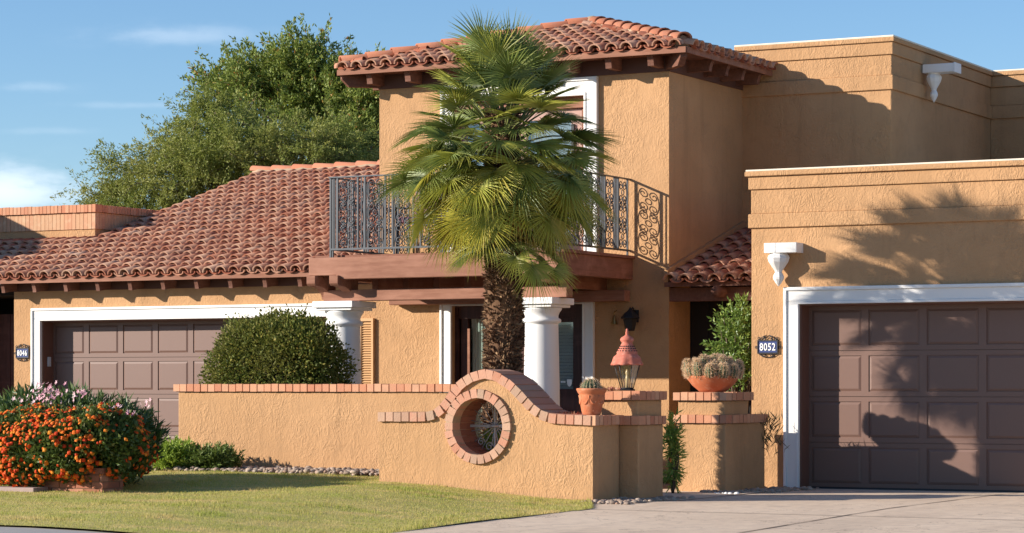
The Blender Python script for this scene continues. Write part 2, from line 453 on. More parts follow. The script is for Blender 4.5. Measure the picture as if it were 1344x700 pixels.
M['frieze'] = m_plain('frieze_paint', (.11,.048,.034), .75, .12, 6)
M['jamb'] = m_plain('jamb_paint', (.17,.075,.05), .6, .1, 6)
# ------------------------------------------------------------------ planes of the place
Yg, Yt, Yu = 27.9, 29.7, 32.1
# =================================================================== HOUSE with tower, balcony and the right-hand garage
gx0 = PX(986, Yg); ox0 = PX(1050, Yg); ox1 = ox0 + 4.95; gx1 = ox1 + 1.0; oz = PZ(1050, 399.6, Yg)
lv = [PZ(985, v, Yg) for v in (226, 232.5, 249.5, 281.5, 300)]
HR = thing('two_storey_house', 'orange stucco house with tiled square tower, iron balcony and wide garage at the right', 'house', (gx0, Yg, 0))
w = MB()
w.prism([(gx0,-.3),(ox0,-.3),(ox0,oz),(ox1,oz),(ox1,-.3),(gx1,-.3),(gx1,lv[3]),(gx0,lv[3])], (0,Yg,0), X3, Z3, Y3*.32)
w.box(gx0, gx0+.3, Yg+.32, 34.0, -.3, lv[3]); w.box(gx1-.3, gx1, Yg+.32, 34.0, -.3, lv[3])
clean(w.build('garage_wall', M['stucco'], HR, bevel=.012))
w = MB(); slabs(w, gx0, gx1, Yg, 34.0, [(lv[3], lv[2], .002)]); w.box(gx0-.0, gx1, Yg-.0, 34.0, lv[3]-.001, lv[2])
w = MB(); slabs(w, gx0, gx1, Yg, 34.0, [(lv[4], lv[3], .030), (lv[3], lv[2], .003), (lv[2], lv[1], .028), (lv[1], lv[0], .062)])
clean(w.build('parapet', M['stucco'], HR, bevel=.010))
M['cream'] = m_plain('roof_coating', (.74,.66,.52), .7, .08, 5, .2, 30, .004)
w = MB(); w.box(gx0-.052, gx1+.052, Yg-.052, 34.0, lv[0]+.0005, lv[0]+.022); w.build('parapet_cap', M['cream'], HR, bevel=.006)
gd = panel_door(ox0+.002, ox1-.002, .005, oz-.004, Yg+.25, 7, 4).build('garage_door', M['door'], HR)
b = MB(); b.box(ox0, ox1, Yg+.245, Yg+.255, .0, .022); b.build('weather_strip', M['blackiron'], gd)
b = MB(); b.box(ox0+.001,ox0+.016,Yg+.004,Yg+.248,0,oz-.002); b.box(ox1-.016,ox1-.001,Yg+.004,Yg+.248,0,oz-.002); b.box(ox0+.017,ox1-.017,Yg+.004,Yg+.248,oz-.016,oz-.002); b.build('door_jamb', M['jamb'], HR)
trim_u(ox0, ox1, oz, -.02, Yg, .185, .20).build('garage_door_trim', M['white'], HR, bevel=.006)
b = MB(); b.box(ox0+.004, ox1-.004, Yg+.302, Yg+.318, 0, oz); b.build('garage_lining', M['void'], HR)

# upper flat-roofed block behind
xr = PX(878, Yt); xl = PX(498, Yt)
ubx = PX(1170, Yu); uby = YX(1300, ubx)
ul = [PZ(1170, v, Yu) for v in (49, 55, 71.5, 98.5, 117.5)]
w = MB(); w.box(xr-.1, ubx, Yu, uby+1.5, lv[3]-.6, ul[3])
w.box(ubx, ubx+7, uby, uby+1.5, lv[3]-.6, ul[3]-.002)
clean(w.build('upper_wall', M['stucco'], HR, bevel=.012))
w = MB()
for k, (z0, z1, p) in enumerate([(ul[4], ul[3], .030), (ul[3], ul[2], .003), (ul[2], ul[1], .028), (ul[1], ul[0], .055)]):
    w.box(xr-.1, ubx+p, Yu-p, uby+1.5, z0, z1); w.box(ubx+p, ubx+7, uby-p, uby+1.5, z0+.001, z1-.001)
clean(w.build('upper_parapet', M['stucco'], HR, bevel=.010))
w = MB(); w.box(xr-.1, ubx+.045, Yu-.045, uby+1.5, ul[0]+.0005, ul[0]+.026); w.box(ubx+.046, ubx+7, uby-.045, uby+1.5, ul[0]+.0005, ul[0]+.024); w.build('parapet_cap', M['cream'], HR, bevel=.006)

# tower
fl = 2.83                                            # balcony floor
dx0, dx1, dz1 = PX(593.5, Yt), PX(766, Yt), PZ(593, 402, Yt)
tx0, tx1, tz1 = PX(597, Yt), PX(768, Yt), PZ(768, 125.5, Yt)
zw = 5.42
w = MB()
w.prism([(xl,-.3),(dx0,-.3),(dx0,dz1),(dx1,dz1),(dx1,-.3),(xr,-.3),(xr,fl),(xl,fl)], (0,Yt,0), X3, Z3, Y3*.3)
w.prism([(xl,fl),(tx0,fl),(tx0,tz1),(tx1,tz1),(tx1,fl),(xr,fl),(xr,zw),(xl,zw)], (0,Yt,0), X3, Z3, Y3*.3)
w.box(xr-.3, xr, Yt+.3, Yu, -.3, zw); w.box(xl, xl+.3, Yt+.3, Yt+5.2, -.3, zw); w.box(xl+.3, xr-.3, Yt+4.9, Yt+5.2, -.3, zw)
w.box(xr-.3, xr, Yu, 33.6, -.3, 2.6)
clean(w.build('tower_wall', M['stucco'], HR))
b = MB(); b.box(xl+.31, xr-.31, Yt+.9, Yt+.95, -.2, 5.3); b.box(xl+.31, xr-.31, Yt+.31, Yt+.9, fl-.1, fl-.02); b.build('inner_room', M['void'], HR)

# tower roof: hip
ov = .42; ex0, ex1, ey0 = xl-ov+.03, xr+ov, Yt-ov; W = ex1-ex0; hp = .278; ez = 5.46
apex = Vector((ex0+W/2, ey0+W/2, ez+hp*W/2))
c00, c10, c11, c01 = (Vector((ex0,ey0,ez)), Vector((ex1,ey0,ez)), Vector((ex1,ey0+W,ez)), Vector((ex0,ey0+W,ez)))
d = MB(); dn = Vector((0,0,-.05))
for a, bq in ((c00,c10),(c10,c11),(c11,c01),(c01,c00)): d.add([a, bq, apex], [(0,1,2)])
d.add([c00+dn,c10+dn,c11+dn,c01+dn],[(0,1,2,3)])
for a, bq in ((c00,c10),(c10,c11),(c11,c01),(c01,c00)): d.add([a, a+dn, bq+dn, bq], [(0,1,2,3)])
roof = d.build('roof', M['rafter'], HR)
t = MB(); up = Vector((0,0,0))
ins = lambda s, h: (h < s-.0 and h < W-s and 0 <= s <= W)
tiles(t, c00, (1,0,0), (0,1,0), hp, W, ins, W/2*1.05, .222)
tiles(t, c10, (0,1,0), (-1,0,0), hp, W, lambda s,h: ins(s,h) and s < Yu-ey0+.25, W/2*1.05, .222)
tiles(t, c01, (0,-1,0), (1,0,0), hp, W, ins, W/2*1.05)
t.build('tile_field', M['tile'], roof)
rl = Vector((0,0,.055))
for p in (c00, c10, c01):
    r_ = MB(); q = p + (apex-p)*.015
    ridge_line(r_, q+rl+Vector((0,0,.02)), apex+rl+Vector((0,0,.03))); r_.build('ridge_cap', M['ridge'], roof)
    m_ = MB(); mortar_line(m_, p+(apex-p)*.03+Vector((0,0,.055)), apex+Vector((0,0,.06)), .105); m_.build('mortar_bed', M['lightmortar'], roof)
m_ = MB(); m_.lathe([(.15,-.06),(.14,.04),(.09,.09),(.03,.11)], apex+Vector((0,0,.06)), 10); m_.build('mortar_bed', M['lightmortar'], roof)
for (x0,x1,y0,y1) in ((ex0-.01,ex1+.01,ey0-.025,ey0), (ex1,ex1+.022,ey0,ey0+W), (ex0-.022,ex0,ey0,ey0+W)):
    b = MB(); b.box(x0,x1,y0,y1,ez-.075,ez+.0); b.build('eave_board', M['beam'], roof)
rt = ez-.052
b = MB(); b.box(xl+.0, xr+.026, Yt-.026, Yt-.003, rt-.19, rt); b.box(xr+.003, xr+.026, Yt-.003, Yu-.002, rt-.19, rt); b.build('frieze_board', M['frieze'], roof)
rafters(roof, [(x, Yt+.02) for x in np.linspace(xl+.05, xr-.10, 8)], (0,-1,0), rt, ln=ov-.03, w=.085, h=.15)
rafters(roof, [(xr-.02, y) for y in np.linspace(Yt+.55, Yu-.25, 4)], (1,0,0), rt, ln=ov-.03, w=.085, h=.15)
rafters(roof, [(xl+.02, y) for y in np.linspace(Yt+.38, Yu+2.2, 7)], (-1,0,0), rt, ln=ov-.05)
for sx, xx in ((1, xr-.05), (-1, xl+.05)):             # hip rafters stick out of the corners
    mb = MB(); o_ = Vector((xx, Yt+.05, rt)); dd = Vector((sx,-1,0)).normalized(); sd = dd.cross(Z3)
    mb.prism([(0,0),(.60,0),(.60,-.07),(.50,-.17),(0,-.17)], o_-sd*.045, dd, Z3, sd*.09); clean(mb.build('rafter', M['rafter'], roof))

# entry roof between the tower and the garage
ee, eez = 29.55, 2.52
d = MB(); A0, A1 = xr+.003, gx0-.003
p = [(A0,ee,eez),(A1,ee,eez),(A1,Yu,eez+.3*(Yu-ee)),(A0,Yu,eez+.3*(Yu-ee))]
d.add(p+[(x,y,z-.06) for x,y,z in p], [(0,1,2,3),(7,6,5,4),(0,4,5,1),(1,5,6,2),(2,6,7,3),(3,7,4,0)])
er = clean(d.build('entry_roof', M['rafter'], HR))
t = MB(); tiles(t, (A0,ee,eez), (1,0,0), (0,1,0), .3, A1-A0-.06, lambda s,h: s < A1-A0-.02 and h < Yu-ee, (Yu-ee)*1.03)
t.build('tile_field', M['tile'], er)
b = MB()                                              # sloping flashing against the tower
b.prism([(0,.0),(Yu-ee,.3*(Yu-ee)),(Yu-ee,.3*(Yu-ee)+.16),(0,.16)], (xr+.002,ee,eez), Y3, Z3, X3*.05); clean(b.build('flashing', M['stucco'], er))
b = MB(); b.box(A0, A1, ee+.16, ee+.30, eez-.24, eez-.07); b.build('entry_beam', M['rafter'], er)
lx = PX(941, ee)
b = MB(); b.tube([(lx,ee-.03,eez-.13),(lx,ee+.7,eez-.10)], .075, 10); b.build('log_end', M['rafter'], er)
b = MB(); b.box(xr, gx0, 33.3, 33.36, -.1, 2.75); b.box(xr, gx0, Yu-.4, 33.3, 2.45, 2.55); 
b.build('entry_recess', M['void'], HR)  # recess back and ceiling coloured near-black for its shade
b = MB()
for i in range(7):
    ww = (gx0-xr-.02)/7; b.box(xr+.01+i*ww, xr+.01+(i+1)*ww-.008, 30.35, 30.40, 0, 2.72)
b.build('entry_shade_boards', M['void'], HR)  # boards added in near-black to stand in for the deep entry's shade

# ground-floor glazed doors
Yd = Yt+.10
zb, zt_ = PZ(740,511,Yd), PZ(740,423,Yd)
dr = MB()
def stile(u0, u1): dr.box(PX(u0,Yd), PX(u1,Yd), Yd, Yd+.07, .1, dz1-.002)
dr.box(dx0, PX(603,Yd), Yd-.03, Yd+.09, .1, dz1-.001); dr.box(PX(757,Yd), dx1, Yd-.03, Yd+.09, .1, dz1-.001)
dr.box(PX(603,Yd), PX(757,Yd), Yd-.02, Yd+.08, dz1-.17, dz1-.002)
stile(605,614); stile(640,650); stile(652,690); stile(692,704); stile(752,756.5)
dr.box(PX(704,Yd), PX(752,Yd), Yd, Yd+.07, .1, zb); dr.box(PX(704,Yd), PX(752,Yd), Yd, Yd+.07, zt_, dz1-.17)
dr.box(PX(614,Yd), PX(640,Yd), Yd, Yd+.07, .1, .45)
pd_ = dr.build('patio_door', M['darkwood'], HR, bevel=.004)
b = MB(); b.box(PX(614,Yd), PX(617,Yd), Yd-.012, Yd, .1, dz1-.3); b.build('door_edge', M['beam'], pd_)
b = MB(); b.box(PX(617,Yd), PX(640,Yd), Yd+.035, Yd+.04, .45, dz1-.17); b.box(PX(704,Yd), PX(752,Yd), Yd+.012, Yd+.016, zb, zt_); b.build('pane', M['glass'], pd_)
b = MB()
for i in range(12):
    x = PX(617,Yd)+i*.024; b.tube([(x,Yd+.09+(i%2)*.015,.45),(x,Yd+.09+(i%2)*.015,dz1-.17)], .02, 6)
b.build('curtain', M['curtain'], pd_)
b = MB(); n = 20
for i in range(n):
    z = zb+(zt_-zb)*(i+.5)/n; b.obox((PX(728,Yd),Yd+.055,z), X3, (Y3*.5-Z3*.8).normalized(), (Y3*.8+Z3*.5).normalized(), PX(752,Yd)-PX(704,Yd)-.01, .046, .003)
b.build('blind', M['blind'], pd_)
s_ = MB(); cx_, cz_ = PX(747,Yd), PZ(747,503,Yd)        # small round-bottomed sticker on the glass
s_.prism([(-.035,.05),(.035,.05),(.035,-.005),(.022,-.035),(0,-.05),(-.022,-.035),(-.035,-.005)], (cx_,Yd+.009,cz_), X3, Z3, Y3*.003)
s_.prism([(-.13,.025),(-.06,.025),(-.06,.005),(-.13,.005)], (cx_,Yd+.009,cz_), X3, Z3, Y3*.003); clean(s_.build('window_sticker', M['enamel'], pd_))
trim_u(dx0, dx1, dz1, .1, Yt, .165, .085, proud=.035).build('patio_door_trim', M['white'], HR, bevel=.004)

# balcony doors
Yq = Yt+.12
b = MB(); b.box(tx0+.001, tx1-.001, Yq-.06, Yq+.06, tz1-.145, tz1-.001)
b.box(tx0+.001, tx0+.05, Yq-.02, Yq+.06, fl+.02, tz1-.145); b.box(PX(765,Yq), tx1-.001, Yq-.02, Yq+.06, fl+.02, tz1-.145)
bd = b.build('balcony_door', M['beam'], HR, bevel=.004)
b = MB()
def leaf(u0, u1, m0, m1):
    x0, x1 = PX(u0,Yq), PX(u1,Yq); zt2 = tz1-.15
    b.box(x0, x0+m0, Yq, Yq+.045, fl+.03, zt2); b.box(x1-m1, x1, Yq, Yq+.045, fl+.03, zt2)
    b.box(x0+m0, x1-m1, Yq, Yq+.045, fl+.03, fl+.28); b.box(x0+m0, x1-m1, Yq, Yq+.045, zt2-.13, zt2)
leaf(604, 683, .10, .08); leaf(684, 764, .08, .16)
b.build('door_leaf', M['pinkdoor'], bd, bevel=.004)
b = MB(); b.box(PX(751,Yq), PX(754.5,Yq), Yq-.03, Yq-.002, fl+.9, tz1-.35); b.build('door_pull', M['blackiron'], bd)
b = MB(); zt2 = tz1-.28
for (u0,u1) in ((612,677),(692,750)): b.box(PX(u0,Yq)-.02, PX(u1,Yq)+.02, Yq+.02, Yq+.024, fl+.28, zt2)
b.build('pane', M['glass'], bd)
b = MB()
for (u0,u1) in ((612,677),(692,750)):
    n = 44
    for i in range(n):
        z = fl+.3+(zt2-fl-.3)*(i+.5)/n; b.obox(((PX(u0,Yq)+PX(u1,Yq))/2,Yq+.07,z), X3, (Y3*.5-Z3*.8).normalized(), (Y3*.8+Z3*.5).normalized(), PX(u1,Yq)-PX(u0,Yq)+.02, .044, .003)
b.build('blind', M['blind'], bd)
trim_u(tx0, tx1, tz1, fl, Yt, .195, .235, proud=.04).build('balcony_door_trim', M['white'], HR, bevel=.005)

# balcony
Yb = 27.6; bx0, bx1 = PX(405,Yb), PX(734,Yb); bt = PZ(440,338,Yb); bb = PZ(500,365.5,Yb); bn = PZ(420,362,Yb)
b = MB(); n1, n2 = PX(441,Yb), PX(449,Yb)
b.prism([(bx0,bn),(n1,bn),(n2,bb),(bx1,bb),(bx1,bt),(bx0,bt)], (0,Yb,0), X3, Z3, Y3*.15)
bal = clean(b.build('balcony', M['beam'], HR, bevel=.010))
for (x0,x1) in ((bx0+.004,bx0+.15),(bx1-.15,bx1-.004)):
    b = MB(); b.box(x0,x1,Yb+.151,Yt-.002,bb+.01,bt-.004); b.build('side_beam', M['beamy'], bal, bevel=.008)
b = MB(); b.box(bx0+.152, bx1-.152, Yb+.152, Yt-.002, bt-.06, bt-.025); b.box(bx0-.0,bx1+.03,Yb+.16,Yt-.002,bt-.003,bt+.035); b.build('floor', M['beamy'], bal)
y2 = 27.86; z2t, z2b = PZ(484,380,y2), PZ(500,394.5,y2)
for yy in (y2, Yt-.2):
    b = MB(); b.box(bx0+.06, bx1-.03, yy, yy+.17, z2b, z2t); b.build('lower_beam', M['beam'], bal, bevel=.008)
for x in np.linspace(bx0+.42, bx1-.42, 7):
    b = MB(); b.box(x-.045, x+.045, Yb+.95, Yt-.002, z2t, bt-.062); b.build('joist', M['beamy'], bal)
for x in (bx0+.0, bx0+.34, bx1-.30):
    b = MB(); pr = [(0,0),(0,-.10),(.03,-.13)]
    for q in range(9):
        an = math.pi/2*q/8; pr.append((.06+.34*math.sin(an)*.9, -.13-.16*(1-math.cos(an))))
    pr += [(.50,-.29),(.50,0)]
    b.prism(pr, (x,Yb-.05 if x < bx1-1 else Yb+.1,bn-.003), Y3, Z3, X3*.13); clean(b.build('bracket', M['beam'], bal, bevel=.006))

# railing
rz1, rz0 = PZ(434,232.5,Yb+.06), bt+.105
rx0, rx1 = PX(434,Yb+.06), bx1-.05; ry = Yb+.06
rail = MB()
rail.box(rx0-.02, rx1+.02, ry-.022, ry+.022, rz1-.016, rz1); rail.box(rx0, rx1, ry-.012, ry+.012, rz0-.012, rz0+.012)
for x in (rx0, rx1):
    rail.box(x-.022, x+.022, ry+.022, Yt-.005, rz1-.017, rz1-.001); rail.box(x-.012, x+.012, ry+.012, Yt-.005, rz0-.012, rz0+.012)
railing = rail.build('balcony_railing', M['iron'], HR)
def rail_run(o, a, L):
    n = round(L/.385); p = L/n; bars = MB()
    for i in range(n+1):
        for q, wd in ((0,.011),(.105,.011)) if i < n else ((0,.011),):
            c = o + a*(i*p+q); s = wd
            bars.box(c.x-s, c.x+s, c.y-s, c.y+s, rz0-.012 if not (i in (0,n) and q==0) else bt, rz1-.01)
        if i < n:
            c = o + a*(i*p+.0525); bars.box(c.x-.006, c.x+.006, c.y-.006, c.y+.006, rz0, rz1-.01)
            sp = MB(); scroll_panel(sp, o + a*(i*p+.115), a, p-.125, rz0+.03, rz1-.05); sp.build('scroll_panel', M['iron'], railing)
    bars.build('baluster', M['iron'], railing)
rail_run(Vector((rx0,ry,0)), X3, rx1-rx0)
rail_run(Vector((rx0,ry+.05,0)), Y3, Yt-ry-.12); rail_run(Vector((rx1,ry+.05,0)), Y3, Yt-ry-.12)

# columns under the balcony
def column(u, yc):
    cx = PX(u, yc); ct = z2b-.004; sh = MB()
    sh.lathe([(.29,.1),(.29,.17),(.25,.19),(.265,.25),(.232,.30),(.226,.34),(.222,1.2),(.206,ct-.33),(.206,ct-.315),(.238,ct-.30),(.243,ct-.28),(.236,ct-.26),(.208,ct-.245),(.208,ct-.215),(.222,ct-.18),(.25,ct-.14),(.252,ct-.118)], (cx,yc,0), 32)
    c = sh.build('column', M['white'], HR)
    for p in c.data.polygons: p.use_smooth = len(p.vertices) == 4
    k = MB(); k.box(cx-.265,cx+.265,yc-.265,yc+.265,ct-.117,ct-.082); k.box(cx-.30,cx+.30,yc-.30,yc+.30,ct-.082,ct); k.build('capital', M['white'], c, bevel=.008)
    return c
column(711, 27.97); column(452, 27.97)

# louvred shutter at the left end of the porch wall
sx0, sx1, sz0, sz1 = PX(474,Yt), PX(492,Yt), .9, PZ(484,418,Yt)
b = MB(); yy = Yt
b.box(sx0,sx0+.03,yy-.05,yy-.001,sz0,sz1); b.box(sx1-.03,sx1,yy-.05,yy-.001,sz0,sz1); b.box(sx0+.03,sx1-.03,yy-.05,yy-.001,sz1-.04,sz1); b.box(sx0+.03,sx1-.03,yy-.05,yy-.001,sz0,sz0+.04)
n = 34
for i in range(n):
    z = sz0+.05+(sz1-sz0-.1)*(i+.5)/n; b.obox(((sx0+sx1)/2,yy-.028,z), X3, (Y3*.7+Z3*.7), (Y3*.7-Z3*.7), sx1-sx0-.06, .042, .006)
b.build('shutter', m_plain('shutter_paint', (.57,.33,.15), .7, .05), HR)

# =================================================================== NEIGHBOURING HOUSE with the left-hand garage
lx0 = PX(18.5, Yt); qx0 = PX(55.5, Yt); qx1 = PX(431, Yt); qz = PZ(55, 421.5, Yt)
HL = thing('garage_wing_house', 'single storey stucco garage wing under a low red tile roof, left', 'house', (lx0, Yt, 0))
Ye, rp = 29.33, .30; ze = PZ(400, 356.5, Ye); Dr = 6.65; vx = -24.03; lft = -27.6; By = 31.57
rz = lambda y: ze + rp*(y-Ye)
w = MB()
w.prism([(lx0,-.3),(qx0,-.3),(qx0,qz),(qx1,qz),(qx1,-.3),(xl-.002,-.3),(xl-.002,rz(Yt)-.07),(lx0,rz(Yt)-.07)], (0,Yt,0), X3, Z3, Y3*.3)
w.box(lx0, lx0+.3, Yt+.3, 35.5, -.3, rz(Yt)-.07)
w.box(lft-3, lx0-1.9, Yt-.0, 35, -.3, rz(Yt)-.07)
clean(w.build('garage_wall', M['stucco'], HR))
w = MB(); w.box(lft-4, lft-.05, 27.8, 33.0, rz(Yt)-.4, 4.66); clean(w.build('upper_wall', M['stucco'], HR, bevel=.01))
w = MB(); w.box(lx0-1.9, lx0, Yt+1.9, Yt+1.95, -.1, 2.7); w.box(lx0-1.9,lx0,Yt+.3,Yt+1.9,2.55,2.6); w.build('side_recess', M['void'], HR)  # recess surfaces coloured near-black for the shade inside
w = MB()
for i in range(9): w.box(lx0-1.88+i*.21, lx0-1.88+i*.21+.2, Yt+1.2, Yt+1.24, .05, 2.3)
w.build('side_shade_boards', M['darkwood'], HR)  # dark boards added so the shaded side doorway looks nearly black
gd = panel_door(qx0+.002, qx1-.002, .02, qz-.004, Yt+.24, 8, 4).build('garage_door', M['door'], HR)
b = MB(); b.box(qx0+.001,qx0+.016,Yt+.004,Yt+.238,0,qz-.002); b.box(qx1-.016,qx1-.001,Yt+.004,Yt+.238,0,qz-.002); b.box(qx0+.017,qx1-.017,Yt+.004,Yt+.238,qz-.016,qz-.002); b.build('door_jamb', M['jamb'], HL)
trim_u(qx0, qx1, qz, -.02, Yt, .165, .185).build('garage_door_trim', M['white'], HR, bevel=.006)
b = MB(); b.box(qx0+.004, qx1-.004, Yt+.286, Yt+.299, 0, qz); b.build('garage_lining', M['void'], HR)
b = MB(); kz = PZ(63,475,Yt+.1); b.box(qx0+.0, qx0+.030, Yt+.10, Yt+.17, kz-.07, kz+.07); b.build('keypad', M['blind'], HR, bevel=.004)
d = MB()
def sheet(x0,x1,y0,y1):
    p = [(x0,y0,rz(y0)),(x1,y0,rz(y0)),(x1,y1,rz(y1)),(x0,y1,rz(y1))]
    d.add(p+[(x,y,z-.06) for x,y,z in p], [(0,1,2,3),(7,6,5,4),(0,4,5,1),(1,5,6,2),(2,6,7,3),(3,7,4,0)])
sheet(lft, xl-.003, Ye, By); sheet(vx+.01, xl-.003, By+.001, Ye+Dr)
yr, zr = Ye+Dr, rz(Ye+Dr)
d.add([(vx+.01,yr,zr),(xl-.003,yr,zr),(xl-.003,yr+6,zr-1.8),(vx+.01,yr+6,zr-1.8)],[(0,1,2,3)])
roof2 = d.build('roof', M['rafter'], HL)
t = MB(); SL = xl-lft-.12
tiles(t, (lft,Ye,ze), (1,0,0), (0,1,0), rp, SL, lambda s,h: s < SL and (h < By-Ye-.1 or lft+s > vx+.02) and h < Dr-.05, Dr*1.05)
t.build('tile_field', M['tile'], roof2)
r_ = MB(); ridge_line(r_, (vx-.03,yr,zr+.05), (xl-.01,yr,zr+.05), .105, .46); r_.build('ridge_cap', M['ridge'], roof2)
m_ = MB(); mortar_line(m_, (vx,yr-.03,zr+.03), (xl-.02,yr-.03,zr+.03), .10); m_.build('mortar_bed', M['lightmortar'], roof2)
b = MB(); b.box(lft, xl-.01, Ye-.025, Ye, ze-.072, ze+.0); b.build('eave_board', M['beam'], roof2)
b = MB(); b.box(lx0, xl-.01, Yt-.028, Yt-.003, PZ(300,377,Yt-.03), rz(Yt)-.062); b.build('frieze_board', M['frieze'], roof2)
step = (PX(41.5,Ye)-PX(.7,Ye)); k = int((PX(41.5,Ye)-lft)/step)
rafters(roof2, [(PX(41.5,Ye)+(i-k)*step, Yt+.02) for i in range(k+14) if PX(41.5,Ye)+(i-k)*step < xl-.1], (0,-1,0), ze-.006, ln=.36, h=.135, drop=.06)
# brick-faced parapet box standing on the roof
bz = [PZ(124, v, By) for v in (268.5, 278.5, 300.5)]
w = MB(); w.box(lft, vx, By, 36.2, rz(By)-.5, bz[0]-.012); pb = clean(w.build('parapet_box', M['stucco'], HL))
pm = MB(); brick_row_x(pm, lft, vx+.05, By-.055, By+.12, bz[1], bz[0], .072, .009); brick_row_y(pm, By+.12, 36.0, vx-.15, vx+.05, bz[1]+.001, bz[0], .072, .009)
pm.build('coping', M['brick'], pb)
pm = MB(); brick_row_x(pm, lft, vx+.02, By-.02, By-.001, bz[2], bz[1]-.006, .075, .006, .002); brick_row_y(pm, By, 35.8, vx+.001, vx+.02, bz[2], bz[1]-.006, .075, .006, .002)
pm.build('soldier_course', m_island('washed_brick', [(0,(.50,.29,.17)),(.5,(.56,.34,.20)),(1,(.52,.27,.16))], .9, 50, .3, .005, dirt=(.60,.42,.27)), pb)
# =================================================================== GARDEN WALLS
Yf = 23.5; fth = .45; eth = .62                                   # arched front wall
def drive_z(y): return -.0135*max(0., 23.6-y) + (.012 if y < 27 else .012*(28.1-y)/1.1)
def ground_z(x, y):                                    # lie of the land: house lots sit a little above the street
    t = min(1, max(0, (-11.50-x)/2.6)); t = t*t*(3-2*t)
    z_drive = drive_z(y)
    z_lot = .19 - .030*max(0., 24.-y)
    return z_drive*(1-t) + max(z_lot, z_drive-.02)*t
fx0, fx1 = PX(497.5, Yf), PX(778, Yf)
cp = [(497,541),(545,541.4),(560,541.2),(571,538.5),(582,529),(592,514),(603,500.5),(618,490),(637,484.5),(655,488.5),(672,499),(688,514.5),(700,529),(712,538.5),(726,543),(745,544.6),(778,546)]
cpx = np.array([PX(u,Yf) for u,_ in cp]); cpz = np.array([PZ(u,v,Yf) for u,v in cp])
xs = np.linspace(fx0, fx1, 241)
# smooth the surveyed outline
zt = np.interp(xs, cpx, cpz); ker = np.hanning(13); ker /= ker.sum(); zt = np.convolve(np.pad(zt, 6, 'edge'), ker, 'valid')
bh = .098
hx, hz, hr = PX(628.5, Yf), PZ(628.5, 560, Yf), .305
FW = thing('arched_garden_wall', 'low stucco garden wall with curved brick-edged hump and round barred opening', 'garden wall', (hx, Yf, ground_z(hx, Yf)))
mb = MB(); z0 = -.35; N = len(xs)
def wall_col(yq):
    rows = []
    for x, z in zip(xs, zt):
        q = hr*hr-(x-hx)**2; g = math.sqrt(q) if q > 0 else 0
        rows.append([(x,yq,z0),(x,yq,hz-g),(x,yq,hz+g),(x,yq,z-bh+.004)])
    return rows
Fr, Bk = wall_col(Yf), wall_col(Yf+fth); vs = []
for r in Fr: vs += r
for r in Bk: vs += r
fs = []
inh = [abs(x-hx) < hr for x in xs]
for i in range(N-1):
    a, b_ = i*4, (i+1)*4; o = N*4
    fs += [(a,b_,b_+1,a+1), (a+2,b_+2,b_+3,a+3), (a+o+1,b_+o+1,b_+o,a+o), (a+o+3,b_+o+3,b_+o+2,a+o+2), (a+3,b_+3,b_+o+3,a+o+3)]
    if inh[i] or inh[i+1]: fs += [(a+1,b_+1,b_+o+1,a+o+1), (a+o+2,b_+o+2,b_+2,a+2)]
o = N*4; e = (N-1)*4
fs += [(0,1,o+1,o),(2,3,o+3,o+2),(e+1,e,e+o,e+o+1),(e+3,e+2,e+o+2,e+o+3)]
mb.add(vs, fs); mb.box(fx1-.36, fx1-.001, Yf+fth-.01, Yf+eth, z0, zt[-1]-bh); wall = mb.build('wall', M['stucco'], FW)
mb = MB(); brick_row_x(mb, fx1-.40, fx1-.07, Yf+fth+.04, Yf+eth+.03, zt[-1]-bh, zt[-1]-.001); mb.build('brick_edging', M['oldbrick'], FW)
# brick edging along the outline
seg = np.sqrt(np.diff(xs)**2+np.diff(zt)**2); arc = np.concatenate([[0], np.cumsum(seg)]); L = arc[-1]; nb = round(L/.097)
mb = MB(); mo = MB()
for i in range(nb):
    s = (i+.5)*L/nb; x = np.interp(s, arc, xs); z = np.interp(s, arc, zt)
    xa, za = np.interp(s-.03, arc, xs), np.interp(s-.03, arc, zt); xb, zb2 = np.interp(s+.03, arc, xs), np.interp(s+.03, arc, zt)
    t = Vector((xb-xa, 0, zb2-za)).normalized(); n = Vector((-t.z, 0, t.x)); r = lambda: random.uniform(-.004,.004)
    c = Vector((x, Yf+fth/2+r(), z)) - n*(bh/2+r()*.5)
    mb.obox(c, t, Y3, n, L/nb-.012, fth+.075+r(), bh)
mb.build('brick_edging', M['oldbrick'], FW)
mb = MB(); brick_row_y(mb, Yf-.03, Yf+eth+.03, fx1-.06, fx1+.042, zt[-1]-bh, zt[-1]+.002); mb.build('brick_edging', M['brick'], FW)
mo = MB()
for i in range(0, N-1):
    t0, t1 = zt[i]-bh+.012, zt[i]-.012; u0_, u1_ = zt[i+1]-bh+.012, zt[i+1]-.012
    a = [(xs[i],Yf-.02,t0),(xs[i+1],Yf-.02,u0_),(xs[i+1],Yf-.02,u1_),(xs[i],Yf-.02,t1)]
    b_ = [(x,Yf+fth+.02,z) for x,_,z in a]
    mo.add(a+b_, [(0,1,2,3),(7,6,5,4),(3,2,6,7),(1,0,4,5)])
mo.build('mortar', M['lightmortar'], FW)
